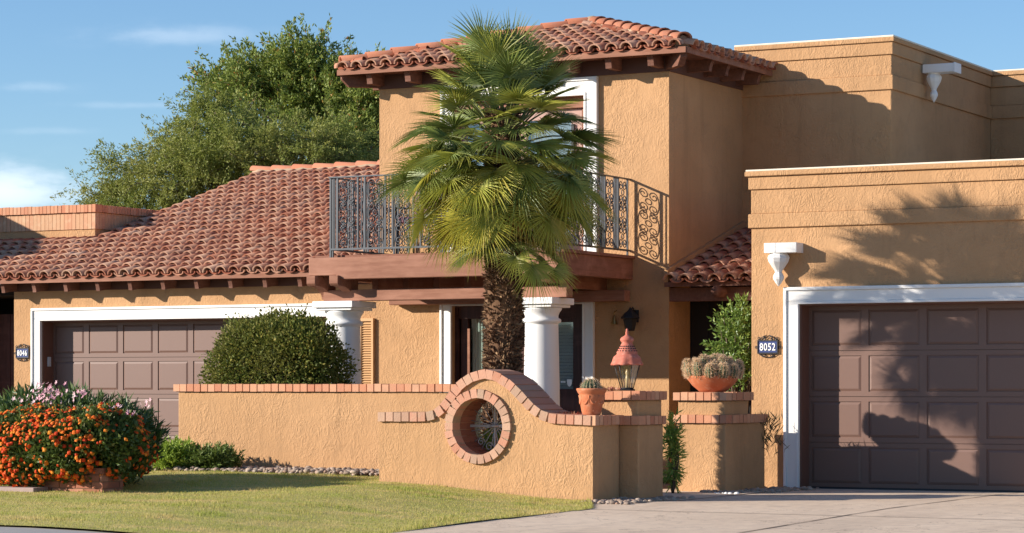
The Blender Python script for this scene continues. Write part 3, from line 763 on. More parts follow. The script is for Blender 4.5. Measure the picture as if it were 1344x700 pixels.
# brick ring of the round opening
mb = MB(); lin = MB(); nr = 26
for i in range(nr):
    an = 2*math.pi*i/nr; rd = Vector((math.cos(an),0,math.sin(an))); tg = Vector((-math.sin(an),0,math.cos(an))); r = lambda: random.uniform(-.003,.003)
    mb.obox(Vector((hx,Yf+.04+r(),hz)) + rd*(hr+.040+r()), tg, Y3, rd, 2*math.pi*(hr+.04)/nr-.010, .16, .094)
    lin.obox(Vector((hx,Yf+.29+r(),hz)) + rd*(hr+.014+r()), tg, Y3, rd, 2*math.pi*(hr+.01)/nr-.010, .32, .05)
mb.build('brick_ring', M['oldbrick'], FW); lin.build('brick_lining', m_island('shade_toned_brick', [(0,(.20,.08,.05)),(.5,(.28,.12,.075)),(1,(.22,.11,.08))], .92, 50, .5, .006), FW)  # lining bricks coloured darker to stand in for shade in the reveal
mo = MB(); k = 52; vs = []
for (rr, yy) in ((hr-.006,Yf-.028),(hr+.08,Yf-.028),(hr+.08,Yf+.1),(hr-.006,Yf+.25)):
    for i in range(k): vs.append((hx+rr*math.cos(2*math.pi*i/k), yy, hz+rr*math.sin(2*math.pi*i/k)))
mo.add(vs, [(j*k+i, j*k+(i+1)%k, ((j+1)%4)*k+(i+1)%k, ((j+1)%4)*k+i) for j in range(4) for i in range(k)])
mo.build('mortar', M['lightmortar'], FW)
# iron grille deep in the opening
yq = Yf+.36; mb = MB()
for i in range(16):
    an = 2*math.pi*(i+.5)/16; mb.tube([(hx,yq,hz),(hx+hr*math.cos(an),yq,hz+hr*math.sin(an))], .0055, 5)
mb.box(hx-hr-.02,hx+hr+.02,yq-.012,yq+.012,hz-.014,hz+.014); mb.box(hx-.009,hx+.009,yq-.012,yq+.012,hz-hr-.02,hz+hr+.02)
mb.lathe([(.001,-.012),(.05,-.010),(.05,.010),(.001,.012)], (hx,yq,hz), 14)
for s in (-1,1):
    mb.tube(spiral((hx+s*.07,yq,hz-.22), X3*s, Z3, .05, 1.4, math.pi, -1, 16), .006, 5)
    mb.tube(spiral((hx+s*.17,yq,hz-.17), X3*s, Z3, .045, 1.4, math.pi, -1, 16), .006, 5)
    mb.tube(spiral((hx+s*.07,yq,hz+.22), X3*s, Z3, .05, 1.4, math.pi, 1, 16), .006, 5)
mb.build('window_grille', m_plain('grille_paint', (.36,.37,.38), .5, .2, 20), FW)

# long wall behind it
Yk = 25.3; kx0, kx1 = PX(234, Yk), PX(603, Yk); kz = PZ(400, 504.3, Yk)
KW = thing('long_garden_wall', 'long straight stucco garden wall with flat brick cap in front of clipped shrub', 'garden wall', ((kx0+kx1)/2, Yk, .15))
mb = MB(); mb.box(kx0, kx1, Yk, Yk+.26, -.3, kz-.094); mb.build('wall', M['stucco'], KW, bevel=.012)
mb = MB(); brick_row_x(mb, kx0-.055, kx1, Yk-.035, Yk+.30, kz-.088, kz, .1); mb.build('brick_cap', M['brick'], KW)
mb = MB(); mb.box(kx0-.02, kx1, Yk-.012, Yk+.28, kz-.092, kz-.016); mb.build('mortar', M['mortar'], KW)

# gate piers
def pier(name, label, x0, x1, y0, y1, xu1, yu1, z_low, z_top, loc, zb=-.3):
    P = thing(name, label, 'gate pier', loc)
    mb = MB(); mb.box(x0, x1, y0, y1, zb, z_low-.095); mb.box(x0+.012, xu1-.012, y0+.012, yu1-.012, z_low-.01, z_top-.095); mb.build('wall', M['stucco'], P, bevel=.012)
    mb = MB(); mo = MB()
    for (a0,a1,b0,b1,zz) in ((x0,x1,y0,y1,z_low),(x0,xu1,y0,yu1,z_top)):
        e = .035
        brick_row_x(mb, a0-e, a1+e, b0-e, b0+.12, zz-.092, zz, .1)
        brick_row_y(mb, b0+.126, b1+e*(1 if zz == z_top else .2), a1-.12, a1+e, zz-.092, zz, .1)
        brick_row_y(mb, b0+.126, b1, a0-e, a1-.13, zz-.093, zz-.001, .1)
        mo.box(a0-e+.018, a1+e-.018, b0-e+.018, b1, zz-.096, zz-.014)
    mb.build('brick_cap', M['brick'], P); mo.build('mortar', M['mortar'], P)
    return P
yp = 24.17
p0, p1 = PX(787, yp), PX(838, yp)
pier('gate_pier', 'stucco gate pier beside the front wall end, carrying the clay lantern', p0, p1, yp, yp+.62, p1, yp+.62, .890, 1.15, ((p0+p1)/2, yp+.3, -.02))
yr_ = 26.3
q0, q1 = PX(888, yr_), PX(952, yr_)
pier('gate_pier', 'stepped stucco gate pier against the garage, under the bowl of cactus', q0, q1, yr_, YX(1004,q1), q1, YX(984,q1), .878, 1.133, ((q0+q1)/2, yr_+.5, 0))

# =================================================================== POTS, LANTERNS, PLAQUES
def ribbed_cactus(mb, c, r, h, ribs, lean=(0,0)):
    n = ribs*4; k = 12; vs = []
    for i in range(k+1):
        t = i/k; z = h*t; prof = r*(math.sin(math.pi*min(1,(.22+.78*t)))**.55 if t < 1 else 0)
        for q in range(n):
            an = 2*math.pi*q/n; rr = prof*(1+.12*math.cos(ribs*an))
            vs.append((c[0]+rr*math.cos(an)+lean[0]*t*h, c[1]+rr*math.sin(an)+lean[1]*t*h, c[2]+z))
    fs = [(i*n+q, i*n+(q+1)%n, (i+1)*n+(q+1)%n, (i+1)*n+q) for i in range(k) for q in range(n)]
    mb.add(vs, fs, True); return vs, n, k
def spines(mb, c, r, h, ribs, per, ln, lean=(0,0), wd=.0016, splay=.7):
    for q in range(ribs):
        an0 = 2*math.pi*q/ribs
        for i in range(per):
            t = (i+.5)/per; prof = r*(math.sin(math.pi*min(1,(.22+.78*t)))**.55)*1.1
            p = Vector((c[0]+prof*math.cos(an0)+lean[0]*t*h, c[1]+prof*math.sin(an0)+lean[1]*t*h, c[2]+h*t))
            nrm = Vector((math.cos(an0), math.sin(an0), max(0,(t-.45))*2.4)).normalized()
            for s in range(7):
                d = (nrm + Vector((random.uniform(-1,1),random.uniform(-1,1),random.uniform(-.7,1)))*splay).normalized()
                sd = d.cross(Vector((random.uniform(-1,1),random.uniform(-1,1),.3))).normalized()*wd
                e = p + d*ln*random.uniform(.6,1.2); mb.add([p-sd, p+sd, e], [(0,1,2)])
M['cactus'] = m_plain('cactus_skin', (.085,.115,.05), .6, .2, 20)
M['spine'] = m_island('cactus_spine', [(0,(.74,.54,.34)),(.5,(.86,.68,.47)),(1,(.66,.44,.28))], .7, 10, 0, trans=.3)
M['soil'] = m_plain('soil', (.09,.06,.04), .95, .3, 40, .6, 80, .01)

# bowl of hedgehog cactus
bx, by, bzz = PX(935.5, 26.72), 26.72, 1.135
T = thing('potted_cactus', 'wide terracotta bowl crowded with pale-spined hedgehog cactus on the right pier', 'cactus', (bx, by, bzz))
mb = MB(); mb.lathe([(.15,0),(.175,.025),(.235,.075),(.282,.135),(.300,.165),(.303,.182),(.288,.186),(.27,.165),(.22,.15),(.001,.15)], (bx,by,bzz), 40); mb.build('bowl', M['terracotta'], T)
mb = MB(); mb.lathe([(.268,.15),(.24,.165),(.10,.175),(.001,.175)], (bx,by,bzz), 20); mb.build('soil', M['soil'], T)
mb = MB(); sp = MB(); spots = [(0,0,.255)]
spots += [(.105*math.cos(a), .105*math.sin(a), .25+random.uniform(-.03,.04)) for a in np.linspace(0,2*math.pi,6,endpoint=False)+.2]
spots += [(.205*math.cos(a), .205*math.sin(a), .225+random.uniform(-.04,.05)) for a in np.linspace(0,2*math.pi,11,endpoint=False)]
spots += [(.31*math.cos(a), .31*math.sin(a), .165+random.uniform(-.03,.05)) for a in np.linspace(0,2*math.pi,12,endpoint=False)+.3]
for (sx, sy, sh) in spots:
    ln = (sx*.75, sy*.75); c = (bx+sx*.80, by+sy*.80, bzz+.155); rr = random.uniform(.056,.070)
    ribbed_cactus(mb, c, rr, sh, 10, ln); spines(sp, c, rr, sh, 12, 13, .036, ln, .0034, .9)
mb.build('cactus_stems', M['cactus'], T); sp.build('spines', M['spine'], T)

# pot with a barrel cactus at the end of the front wall
cx, cy, czz = PX(776.5, 23.80), 23.80, float(zt[-1])+.003
KP = .86
T = thing('potted_cactus', 'terracotta garland pot holding one small round barrel cactus', 'cactus', (cx, cy, czz))
mb = MB(); mb.lathe([(.105,0),(.112,.02),(.118,.03),(.150,.20),(.155,.235),(.150,.25),(.165,.265),(.182,.30),(.186,.318),(.178,.325),(.155,.315),(.145,.27),(.001,.27)], (cx,cy,czz), 40)
for i in range(8):                                        # swags and rosettes in relief
    a = 2*math.pi*i/8 + .25
    f = lambda an, r, z: Vector((cx+r*math.cos(an), cy+r*math.sin(an), czz+z))
    mb.tube([f(a+2*math.pi/8*q/8, .142-.012*math.sin(math.pi*q/8)+.004, .225-.085*math.sin(math.pi*q/8)) for q in range(9)], [.006+.011*math.sin(math.pi*q/8) for q in range(9)], 6)
    mb.tube([f(a,.150,.24), f(a,.138,.15)], [.014,.004], 6)
    mb.lathe([(.001,-.008),(.010,0),(.001,.008)], f(a+.39,.119,.055), 6)
mb.v = [(cx+(x-cx)*KP, cy+(y-cy)*KP, czz+(z-czz)*KP) for x,y,z in mb.v]; mb.build('pot', M['terracotta'], T)
mb = MB(); mb.lathe([(.15,.27),(.10,.285),(.001,.29)], (cx,cy,czz), 20); mb.v = [(cx+(x-cx)*KP, cy+(y-cy)*KP, czz+(z-czz)*KP) for x,y,z in mb.v]; mb.build('soil', M['soil'], T)
mb = MB(); sp = MB(); KP2 = KP; c = (cx-.01,cy,czz+.275*KP)
ribbed_cactus(mb, c, .088, .14, 16); spines(sp, c, .088, .14, 16, 12, .028, (0,0), .0016, .6)
mb.build('cactus_stems', M['cactus'], T); sp.build('spines', M['spine'], T)

# clay pagoda lantern on the pier
lx_, ly_, lz_ = PX(823, 24.45), 24.45, 1.153
T = thing('lantern', 'red clay pagoda lantern with flared glass panes on the gate pier', 'lantern', (lx_, ly_, lz_))
mb = MB(); mb.lathe([(.085,0),(.09,.012),(.07,.02),(.065,.028)], (lx_,ly_,lz_), 6, .3, False); mb.build('base', M['blackiron'], T)
g0, g1, zh0, zh1 = .068, .138, .028, .285
fr = MB()
for i in range(6):
    a = .3+math.pi/3*i; p0_ = (lx_+g0*math.cos(a), ly_+g0*math.sin(a), lz_+zh0); p1_ = (lx_+g1*math.cos(a), ly_+g1*math.sin(a), lz_+zh1); fr.tube([p0_,p1_], .0045, 5)
for rr, zz in ((g0,zh0),(g1,zh1)): fr.tube([(lx_+rr*math.cos(.3+math.pi/3*i), ly_+rr*math.sin(.3+math.pi/3*i), lz_+zz) for i in range(6)], .006, 5, closed=True)
fr.build('frame', M['blackiron'], T)
gl = MB()
for i in range(6):
    a, b2 = .3+math.pi/3*i, .3+math.pi/3*(i+1); gl.add([(lx_+g0*.97*math.cos(a),ly_+g0*.97*math.sin(a),lz_+zh0),(lx_+g0*.97*math.cos(b2),ly_+g0*.97*math.sin(b2),lz_+zh0),(lx_+g1*.97*math.cos(b2),ly_+g1*.97*math.sin(b2),lz_+zh1),(lx_+g1*.97*math.cos(a),ly_+g1*.97*math.sin(a),lz_+zh1)], [(0,1,2,3)])
gl.build('glass_pane', M['lampglass'], T)
cd = MB(); cd.lathe([(.016,.03),(.016,.15),(.013,.155),(.014,.17),(.018,.19),(.012,.215),(.002,.235)], (lx_,ly_,lz_), 12); cd.build('candle_bulb', m_plain('candle_bulb', (.75,.55,.30), .25, .05), T)
cap = MB(); n = 48; vs = []; prof = [(.165,.280),(.168,.292),(.150,.315),(.152,.33),(.140,.36),(.112,.382),(.107,.395),(.112,.405),(.094,.44),(.076,.47),(.058,.50),(.055,.512),(.072,.53),(.074,.545),(.060,.565),(.036,.578),(.020,.59),(.015,.60),(.019,.612),(.013,.63),(.012,.65),(.002,.66)]
for i, (r, z) in enumerate(prof):
    for q in range(n):
        a = 2*math.pi*q/n; s = 1+(.05*math.cos(9*a) if i < 3 else (.02*math.cos(9*a) if i < 6 else 0)); dz = -.012*abs(math.cos(4.5*a)) if i < 2 else 0
        vs.append((lx_+r*s*math.cos(a), ly_+r*s*math.sin(a), lz_+z+dz))
fs = [(i*n+q, i*n+(q+1)%n, (i+1)*n+(q+1)%n, (i+1)*n+q) for i in range(len(prof)-1) for q in range(n)] + [tuple(range(n-1,-1,-1))]
cap.add(vs, fs, True); cp_ = cap.build('clay_cap', M['redclay'], T)
hl = MB()
for zz, rr in ((.422,.1045),(.447,.0925),(.470,.0785)):
    for q in range(20):
        a = 2*math.pi*q/20; hl.obox((lx_+rr*math.cos(a), ly_+rr*math.sin(a), lz_+zz), Vector((math.cos(a),math.sin(a),0)), Vector((-math.sin(a),math.cos(a),0)), Z3, .006,.012,.012)
hl.build('vent_hole', M['void'], cp_)

# wall lantern on the tower and the little brass fitting beside it
wx, wy, wz = PX(827, Yt-.16), Yt-.16, PZ(827, 421, Yt-.16)
T = thing('wall_lantern', 'dark iron wall lantern with peaked roof on the shaded tower wall', 'lantern', (wx, Yt, wz-.1))
mb = MB(); mb.lathe([(.055,-.13),(.06,-.12),(.095,.02),(.125,.03),(.12,.045),(.07,.10),(.03,.13),(.012,.16),(.002,.18)], (wx,wy,wz), 6, .2, False); mb.tube([(wx,wy,wz+.12),(wx,wy+.08,wz+.17),(wx,Yt-.01,wz+.10)], .010, 6); mb.box(wx-.05,wx+.05,Yt-.02,Yt-.001,wz-.02,wz+.14); mb.build('lantern_body', M['blackiron'], T)
mb = MB(); mb.lathe([(.057,-.11),(.088,.012)], (wx,wy,wz), 6, .2, False); mb.build('pane', M['lampglass'], T)
wx, wz = PX(807, Yt-.05), PZ(807, 418, Yt-.05)
T = thing('wall_bell', 'small brass wall bell fitting left of the dark iron lantern', 'bell', (wx, Yt, wz-.08))
mb = MB(); mb.lathe([(.05,-.08),(.046,-.07),(.03,-.02),(.024,.02),(.008,.04),(.002,.05)], (wx,Yt-.07,wz), 14); mb.build('bell', M['brass'], T)
mb = MB(); mb.tube([(wx,Yt-.07,wz+.04),(wx,Yt-.07,wz+.08),(wx,Yt-.002,wz+.10)], .008, 6); mb.build('bracket', M['brass'], T)

# house number plaques
def plaque(digits, u, v, Y, w_, h_, label):
    cx, cz = PX(u,Y), PZ(u,v,Y)
    T = thing('house_number_plaque', label, 'house number', (cx, Y, cz), 'house number plaques')
    mb = MB(); mb.box(cx-w_/2,cx+w_/2,Y-.022,Y-.004,cz-h_/2,cz+h_/2); mb.build('plate', M['blue'], T, bevel=.004)
    fr = MB()
    e = .012
    fr.box(cx-w_/2-e,cx+w_/2+e,Y-.03,Y-.001,cz+h_/2,cz+h_/2+e); fr.box(cx-w_/2-e,cx+w_/2+e,Y-.03,Y-.001,cz-h_/2-e,cz-h_/2)
    fr.box(cx-w_/2-e,cx-w_/2,Y-.03,Y-.001,cz-h_/2,cz+h_/2); fr.box(cx+w_/2,cx+w_/2+e,Y-.03,Y-.001,cz-h_/2,cz+h_/2)
    for s in (-1,1):
        fr.tube(spiral((cx+s*.035,Y-.015,cz+h_/2+.035), X3*s, Z3, .028, 1.2, -math.pi/2, 1, 14), .005, 5)
        fr.tube(spiral((cx+s*.115,Y-.015,cz+h_/2+.03), X3*s, Z3, .024, 1.2, -math.pi/2, -1, 14), .005, 5)
        fr.tube([(cx+s*.01,Y-.015,cz+h_/2+.07),(cx+s*.06,Y-.015,cz+h_/2+.055),(cx+s*.12,Y-.015,cz+h_/2+.012)], .005, 5)
        fr.tube(spiral((cx+s*.045,Y-.015,cz-h_/2-.03), X3*s, Z3, .022, 1.2, math.pi/2, -1, 14), .005, 5)
        fr.tube([(cx,Y-.015,cz-h_/2-.055),(cx+s*.06,Y-.015,cz-h_/2-.05),(cx+s*.12,Y-.015,cz-h_/2-.012)], .005, 5)
        fr.tube(spiral((cx+s*(w_/2+.03),Y-.015,cz), X3*s, Z3, .02, 1.2, math.pi, 1, 12), .005, 5)
    fr.build('scroll_frame', M['blackiron'], T)
    tc = bpy.data.curves.new('digits', 'FONT'); tc.body = digits; tc.size = h_*1.0; tc.align_x = 'CENTER'; tc.align_y = 'CENTER'; tc.extrude = .0025; tc.offset = .002; tc.space_character = 1.12
    to = bpy.data.objects.new('digits_tmp', tc); C.objects.link(to); bpy.context.view_layer.update()
    me = bpy.data.meshes.new_from_object(to.evaluated_get(bpy.context.evaluated_depsgraph_get())); bpy.data.objects.remove(to)
    xs_ = [v.co.x for v in me.vertices]; ys_ = [v.co.y for v in me.vertices]; mx_, my_ = (max(xs_)+min(xs_))/2, (max(ys_)+min(ys_))/2
    fit = Matrix.Diagonal((w_*.84/(max(xs_)-min(xs_)), h_*.66/(max(ys_)-min(ys_)), 1, 1)) @ Matrix.Translation((-mx_,-my_,0))
    me.transform(Matrix.Translation((0,-.027,0)) @ Matrix.Rotation(R(90),4,'X') @ fit); me.materials.clear(); me.materials.append(M['enamel'])
    d = bpy.data.objects.new('digits', me); C.objects.link(d); d.parent = T
plaque('8052', 1008.5, 455.5, Yg, .235, .135, 'blue house number plaque reading 8052 in a black scroll frame')
plaque('8046', 30.5, 463.5, Yt, .215, .125, 'blue house number plaque reading 8046 in a black scroll frame')

# white rain scuppers
def scupper_profile(): return [(.001,-.50),(.012,-.49),(.035,-.46),(.062,-.415),(.066,-.39),(.055,-.36),(.04,-.335),(.045,-.32),(.05,-.31),(.075,-.275),(.115,-.215),(.13,-.17),(.122,-.14),(.10,-.12),(.10,-.105)]
sx, sz = PX(1023, Yg-.12), PZ(1024, 319.5, Yg-.1)
T = thing('rain_scupper', 'sunlit white moulded rain scupper above the garage trim', 'scupper', (sx, Yg, sz-.4))
mb = MB(); x0, x1 = PX(1003.5,Yg-.2), PX(1046,Yg-.2); y0, y1 = Yg-.22, Yg-.001; tn = .018
mb.box(x0,x1,y0,y1,sz-.115,sz-.10); mb.box(x0,x1,y0,y0+tn,sz-.10,sz); mb.box(x0,x0+tn,y0+tn,y1,sz-.10,sz); mb.box(x1-tn,x1,y0+tn,y1,sz-.10,sz); mb.box(x0+.12,x0+.14,y0-.004,y0,sz-.115,sz)
mb.build('trough', M['white'], T, bevel=.004)
mb = MB(); mb.lathe(scupper_profile(), (sx-.015,Yg-.11,sz-.005), 10, .2, False); mb.build('corbel', M['white'], T)
sy = YX(1212, ubx); sz = PZ(1212, 86.5, sy)
T = thing('rain_scupper', 'shaded white rain scupper jutting from the upper block side wall', 'scupper', (ubx, sy, sz-.4))
mb = MB(); x0, x1 = ubx+.032, ubx+.47; y0, y1 = sy-.13, sy+.13
mb.box(x0,x1,y0,y1,sz-.115,sz-.10); mb.box(x0,x1,y0,y0+tn,sz-.10,sz); mb.box(x0,x1,y1-tn,y1,sz-.10,sz); mb.box(x1,x1+.02,y0-.01,y1+.01,sz-.125,sz+.008)
mb.build('trough', M['white'], T, bevel=.004)
mb = MB(); mb.lathe(scupper_profile(), (ubx+.15,sy,sz-.01), 10, .2, False, sx=.8); mb.build('corbel', M['white'], T)

# chair and planter box on the balcony
chx, chy = PX(553, 28.5), 28.5; f0 = bt+.036
T = thing('balcony_chair', 'dark red cushioned iron chair behind the balcony railing', 'chair', (chx, chy, f0))
mb = MB()
for sx_ in (-1,1):
    for sy_ in (-1,1): mb.tube([(chx+sx_*.24,chy+sy_*.22,f0),(chx+sx_*.23,chy+sy_*.20,f0+.42)], .013, 6)
    mb.tube([(chx+sx_*.23,chy+.2,f0+.42),(chx+sx_*.23,chy+.30,f0+.86)], .013, 6)
    mb.tube([(chx+sx_*.25,chy-.2,f0+.42),(chx+sx_*.26,chy-.2,f0+.62),(chx+sx_*.25,chy+.24,f0+.64)], .012, 6)
mb.tube([(chx-.23,chy+.30,f0+.86),(chx+.23,chy+.30,f0+.86)], .013, 6); mb.build('frame', M['blackiron'], T)
mb = MB(); mb.box(chx-.23,chx+.23,chy-.22,chy+.2,f0+.42,f0+.50); mb.build('seat', M['cushion'], T, bevel=.03, seg=3)
mb = MB(); mb.obox((chx,chy+.22,f0+.68), X3, Vector((0,.97,-.22)).normalized(), Vector((0,.22,.97)).normalized(), .44,.09,.40); mb.build('backrest', M['cushion'], T, bevel=.03, seg=3)
# =================================================================== GROUND
def grid_mesh(name, x0, x1, y0, y1, nx, ny, fz, mat, mask=None):
    xs_ = np.linspace(x0,x1,nx+1); ys_ = np.linspace(y0,y1,ny+1); mb = MB()
    vs = [(x,y,fz(x,y)) for y in ys_ for x in xs_]; fs = []
    for j in range(ny):
        for i in range(nx):
            if mask is None or mask((xs_[i]+xs_[i+1])/2, (ys_[j]+ys_[j+1])/2): a = j*(nx+1)+i; fs.append((a,a+1,a+nx+2,a+nx+1))
    mb.add(vs, fs, True); return mb.build(name, mat)
M['earth'] = m_plain('bare_earth', (.20,.145,.10), .95, .25, 2.5, .4, 30, .01, spec=.1)
g = MB(); g.add([(-900,-900,-.40),(900,-900,-.40),(900,900,-.40),(-900,900,-.40)], [(0,1,2,3)]); tag(g.build('ground', M['earth']), kind='structure')
tag(grid_mesh('house_lot', -34, -10.4, 16.0, 40, 60, 60, lambda x,y: ground_z(x,y)-.03, M['earth']), kind='structure')
LE = -11.12                                            # lawn / driveway edge
drv = grid_mesh('driveway', LE-1.9, 8, 12, 28.14, 60, 60, lambda x,y: drive_z(y), M['concrete']); tag(drv, kind='structure')
dz_ = drive_z
j = MB()
for xj in (-8.42, -4.6):
    for k in range(30):
        ya, yb = 12+k*.53, 12+(k+1)*.53; wj = .011+.004*math.sin(k*2.1)
        j.add([(xj-wj,ya,dz_(ya)+.004),(xj+wj,ya,dz_(ya)+.004),(xj+wj,yb,dz_(yb)+.004),(xj-wj,yb,dz_(yb)+.004)], [(0,1,2,3)])
for yj in (27.35, 22.4):
    j.add([(LE+.02,yj-.012,dz_(yj)+.004),(8,yj-.012,dz_(yj)+.004),(8,yj+.012,dz_(yj)+.004),(LE+.02,yj+.012,dz_(yj)+.004)], [(0,1,2,3)])
tag(j.build('driveway_joints', m_plain('joint_filler', (.16,.115,.085), .95, .3, 8)), kind='structure')
tag(grid_mesh('sidewalk', -34, LE+.02, 15.4, 17.47, 40, 4, lambda x,y: ground_z(x,17.4)-.005, m_plain('grey_concrete', (.36,.33,.30), .9, .12, 4, .3, 90, .003)), kind='structure')
tag(grid_mesh('street', -60, 40, -8, 12.0, 10, 4, lambda x,y: -.33, m_plain('asphalt', (.05,.05,.052), .9, .2, 6, .5, 90, .004)), kind='structure')

# lawn
def lawn_edge(y):                                      # right edge, bending in at the wall end
    return LE + .05*math.sin(y*.9) - max(0, y-22.5)*.50
def lawn_mask(x, y):
    if x > lawn_edge(y) or y < 17.4 or x < -30: return False
    if x > -14.12: return y < Yf-.02
    return y < 24.4
def lawn_z(x, y):
    return ground_z(x,y) + .012 + .012*math.sin(x*1.3+y*.7)*math.sin(y*1.1) - .05*max(0, 1-(lawn_edge(y)-x)/.25)*0
def m_lawn():
    t = NT('lawn_turf'); v = t.coord(); a = t.noise(t.coord((.5,1.4,1)), 1.7, 5, .7); b = t.noise(v, 5, 5, .7)
    c = t.mix(t.ramp(a, [(.38,(0,0,0)),(.62,(1,1,1))]), (.42,.40,.105), (.56,.45,.17))
    c = t.mix(t.ramp(b, [(.4,(.6,.6,.6)),(.6,(0,0,0))]), c, (.36,.31,.11))
    return t.done(c, .95, t.bump(t.noise(v, 90, 4), .5, .012), spec=.1)
tag(grid_mesh('lawn', -24, -11.0, 17.3, 24.45, 256, 146, lawn_z, m_lawn(), lawn_mask), kind='structure')
nbl = 150000
gx = rng.uniform(-20., -11.0, nbl); gy = rng.uniform(17.4, 24.42, nbl)
ok = np.array([lawn_mask(x,y) for x,y in zip(gx,gy)]); gx, gy = gx[ok], gy[ok]; n = len(gx)
gz = np.array([lawn_z(x,y) for x,y in zip(gx,gy)])-.004
edge = np.array([lawn_edge(y)-x for x,y in zip(gx,gy)])
noise3g = lambda a, b: np.array([mnoise.noise(Vector((x*2.3, y*2.3, 1.7))) for x,y in zip(a,b)])
hgt = rng.uniform(.008,.024,n)*(1+1.6*np.exp(-(edge/.08)**2))*(1+.8*(noise3g(gx,gy) > .28)); an = rng.uniform(0,2*np.pi,n); ln_ = rng.uniform(.0,.6,n)*hgt; la = rng.uniform(0,2*np.pi,n)
wv = .0035
V = np.empty((n,3,3)); V[:,0] = np.stack([gx-wv*np.cos(an),gy-wv*np.sin(an),gz],1); V[:,1] = np.stack([gx+wv*np.cos(an),gy+wv*np.sin(an),gz],1)
V[:,2] = np.stack([gx+ln_*np.cos(la),gy+ln_*np.sin(la),gz+hgt],1)
def m_grass():
    t = NT('grass_blade'); c = t.ramp(t.island(), [(0,(.34,.36,.07)),(.4,(.46,.43,.11)),(.7,(.54,.46,.16)),(1,(.60,.48,.22))])
    a = t.noise(t.coord((.6,1.6,1)), 1.1, 5, .65); c = t.mix(t.ramp(a, [(.40,(.8,.8,.8)),(.55,(0,0,0))]), c, (.33,.38,.07))
    a2 = t.noise(t.coord((.5,1.4,1)), 1.7, 5, .7); c = t.mix(t.ramp(a2, [(.50,(0,0,0)),(.64,(.9,.9,.9))]), c, (.66,.49,.22))
    return t.done(c, .7, spec=.2, trans=.4)
tag(fast_mesh('lawn_grass', V.reshape(-1,3), (3,[(0,1,2)]), m_grass()), kind='stuff')

# pebbles: along the long wall and at the foot of the piers
def pebbles(name, pts, smin, smax, mat):
    ico = bmesh.new(); bmesh.ops.create_icosphere(ico, subdivisions=2, radius=1); base = np.array([v.co[:] for v in ico.verts]); fl = [tuple(v.index for v in f.verts) for f in ico.faces]; ico.free()
    Vs = []
    for (x,y,z) in pts:
        s = random.uniform(smin, smax); sc = np.array([s*random.uniform(.8,1.35), s*random.uniform(.8,1.3), s*random.uniform(.5,.85)])
        b = base*(1+.16*np.sin(base@rng.normal(0,2.2,3)+random.random()*6)[:,None]); a = random.random()*6.28
        rot = np.array([[math.cos(a),-math.sin(a),0],[math.sin(a),math.cos(a),0],[0,0,1]]); Vs.append((b*sc)@rot.T + np.array([x,y,z+sc[2]*.5]))
    return tag(fast_mesh(name, np.concatenate(Vs), (len(base), fl), mat, smooth=True), kind='stuff')
M['pebble'] = m_island('pebble', [(0,(.26,.19,.14)),(.25,(.36,.28,.21)),(.5,(.33,.21,.15)),(.75,(.46,.37,.29)),(1,(.20,.15,.12))], .85, 60, .4, .004)
pts = [(random.uniform(-17.9,-14.05), random.uniform(24.42,25.27), 0) for _ in range(1500)]
pebbles('pebble_bed', [(x,y,ground_z(x,y)+.005+random.uniform(0,.035)) for x,y,_ in pts], .014, .040, M['pebble'])
pts = [(random.uniform(-11.6,-11.05), random.uniform(23.25,24.15), 0) for _ in range(230)] + [(random.uniform(-11.4,-10.95), random.uniform(24.1,24.7), 0) for _ in range(50)]
pts += [(random.uniform(-11.9,-11.0), random.uniform(26.05,26.3), 0) for _ in range(90)] + [(random.uniform(-11.25,-10.75), random.uniform(26.4,27.85), 0) for _ in range(150)]
pts = [p for p in pts if p[0] > fx1+.03 or p[1] < Yf-.05]
pebbles('pebble_edging', [(x,y,max(ground_z(x,y), dz_(y))+.0) for x,y,_ in pts if x > lawn_edge(y)-.1 or y > 24.1], .012, .034, M['pebble'])
pts = [(PX(u,25.95), 25.95+random.uniform(-.06,.06), .0) for u in (938,945,950,955,957,961,966,969)]
pebbles('white_pebbles', [(x,y,dz_(y)) for x,y,_ in pts], .018, .03, M['enamel'])
# porch and entry paving behind the walls
tag(grid_mesh('porch_floor', -23, gx0, 25.6, 33.3, 8, 8, lambda x,y: .10, m_plain('porch_tile', (.33,.19,.12), .8, .12, 6), lambda x,y: (x < kx1 and y > 25.6) or y > 28), kind='structure')
tag(grid_mesh('entry_path', -14.0, -10.9, 24.2, 28.2, 8, 8, lambda x,y: drive_z(y)+.006, M['concrete']), kind='structure')
# =================================================================== PLANTS
def unit(a): return a/np.maximum(1e-9, np.linalg.norm(a, axis=-1, keepdims=True))
def leaf_mesh(name, P, D, ln, wd, mat, parent, fold=.25, droop=0., loc=None, smooth=False):
    """one folded leaf per point: P base points, D directions"""
    n = len(P); D = unit(D); rnd = unit(rng.normal(size=(n,3))); S = unit(np.cross(D, rnd)); N = np.cross(S, D)
    L = (ln*rng.uniform(.65,1.25,n))[:,None]; Wd = (wd*rng.uniform(.75,1.2,n))[:,None]
    V = np.empty((n,4,3)); V[:,0] = P; V[:,1] = P+D*L*.45+S*Wd+N*Wd*fold; V[:,3] = P+D*L*.45-S*Wd+N*Wd*fold; V[:,2] = P+D*L
    if droop: V[:,2,2] -= droop*L[:,0]
    return fast_mesh(name, V.reshape(-1,3), (4,[(0,1,2),(0,2,3)]), mat, parent, loc, smooth)
def m_leaf(name, stops, rough=.55, trans=.25, spec=.35, clump=None):
    t = NT(name); c = t.ramp(t.island(), stops)
    if clump:
        a = t.noise(t.coord(), clump[0], 3, .6); c = t.mix(t.ramp(a, [(.42,(0,0,0)),(.62,(.8,.8,.8))]), c, clump[1])
    return t.done(c, rough, spec=spec, trans=trans)
def sphere_dirs(n): return unit(rng.normal(size=(n,3)))
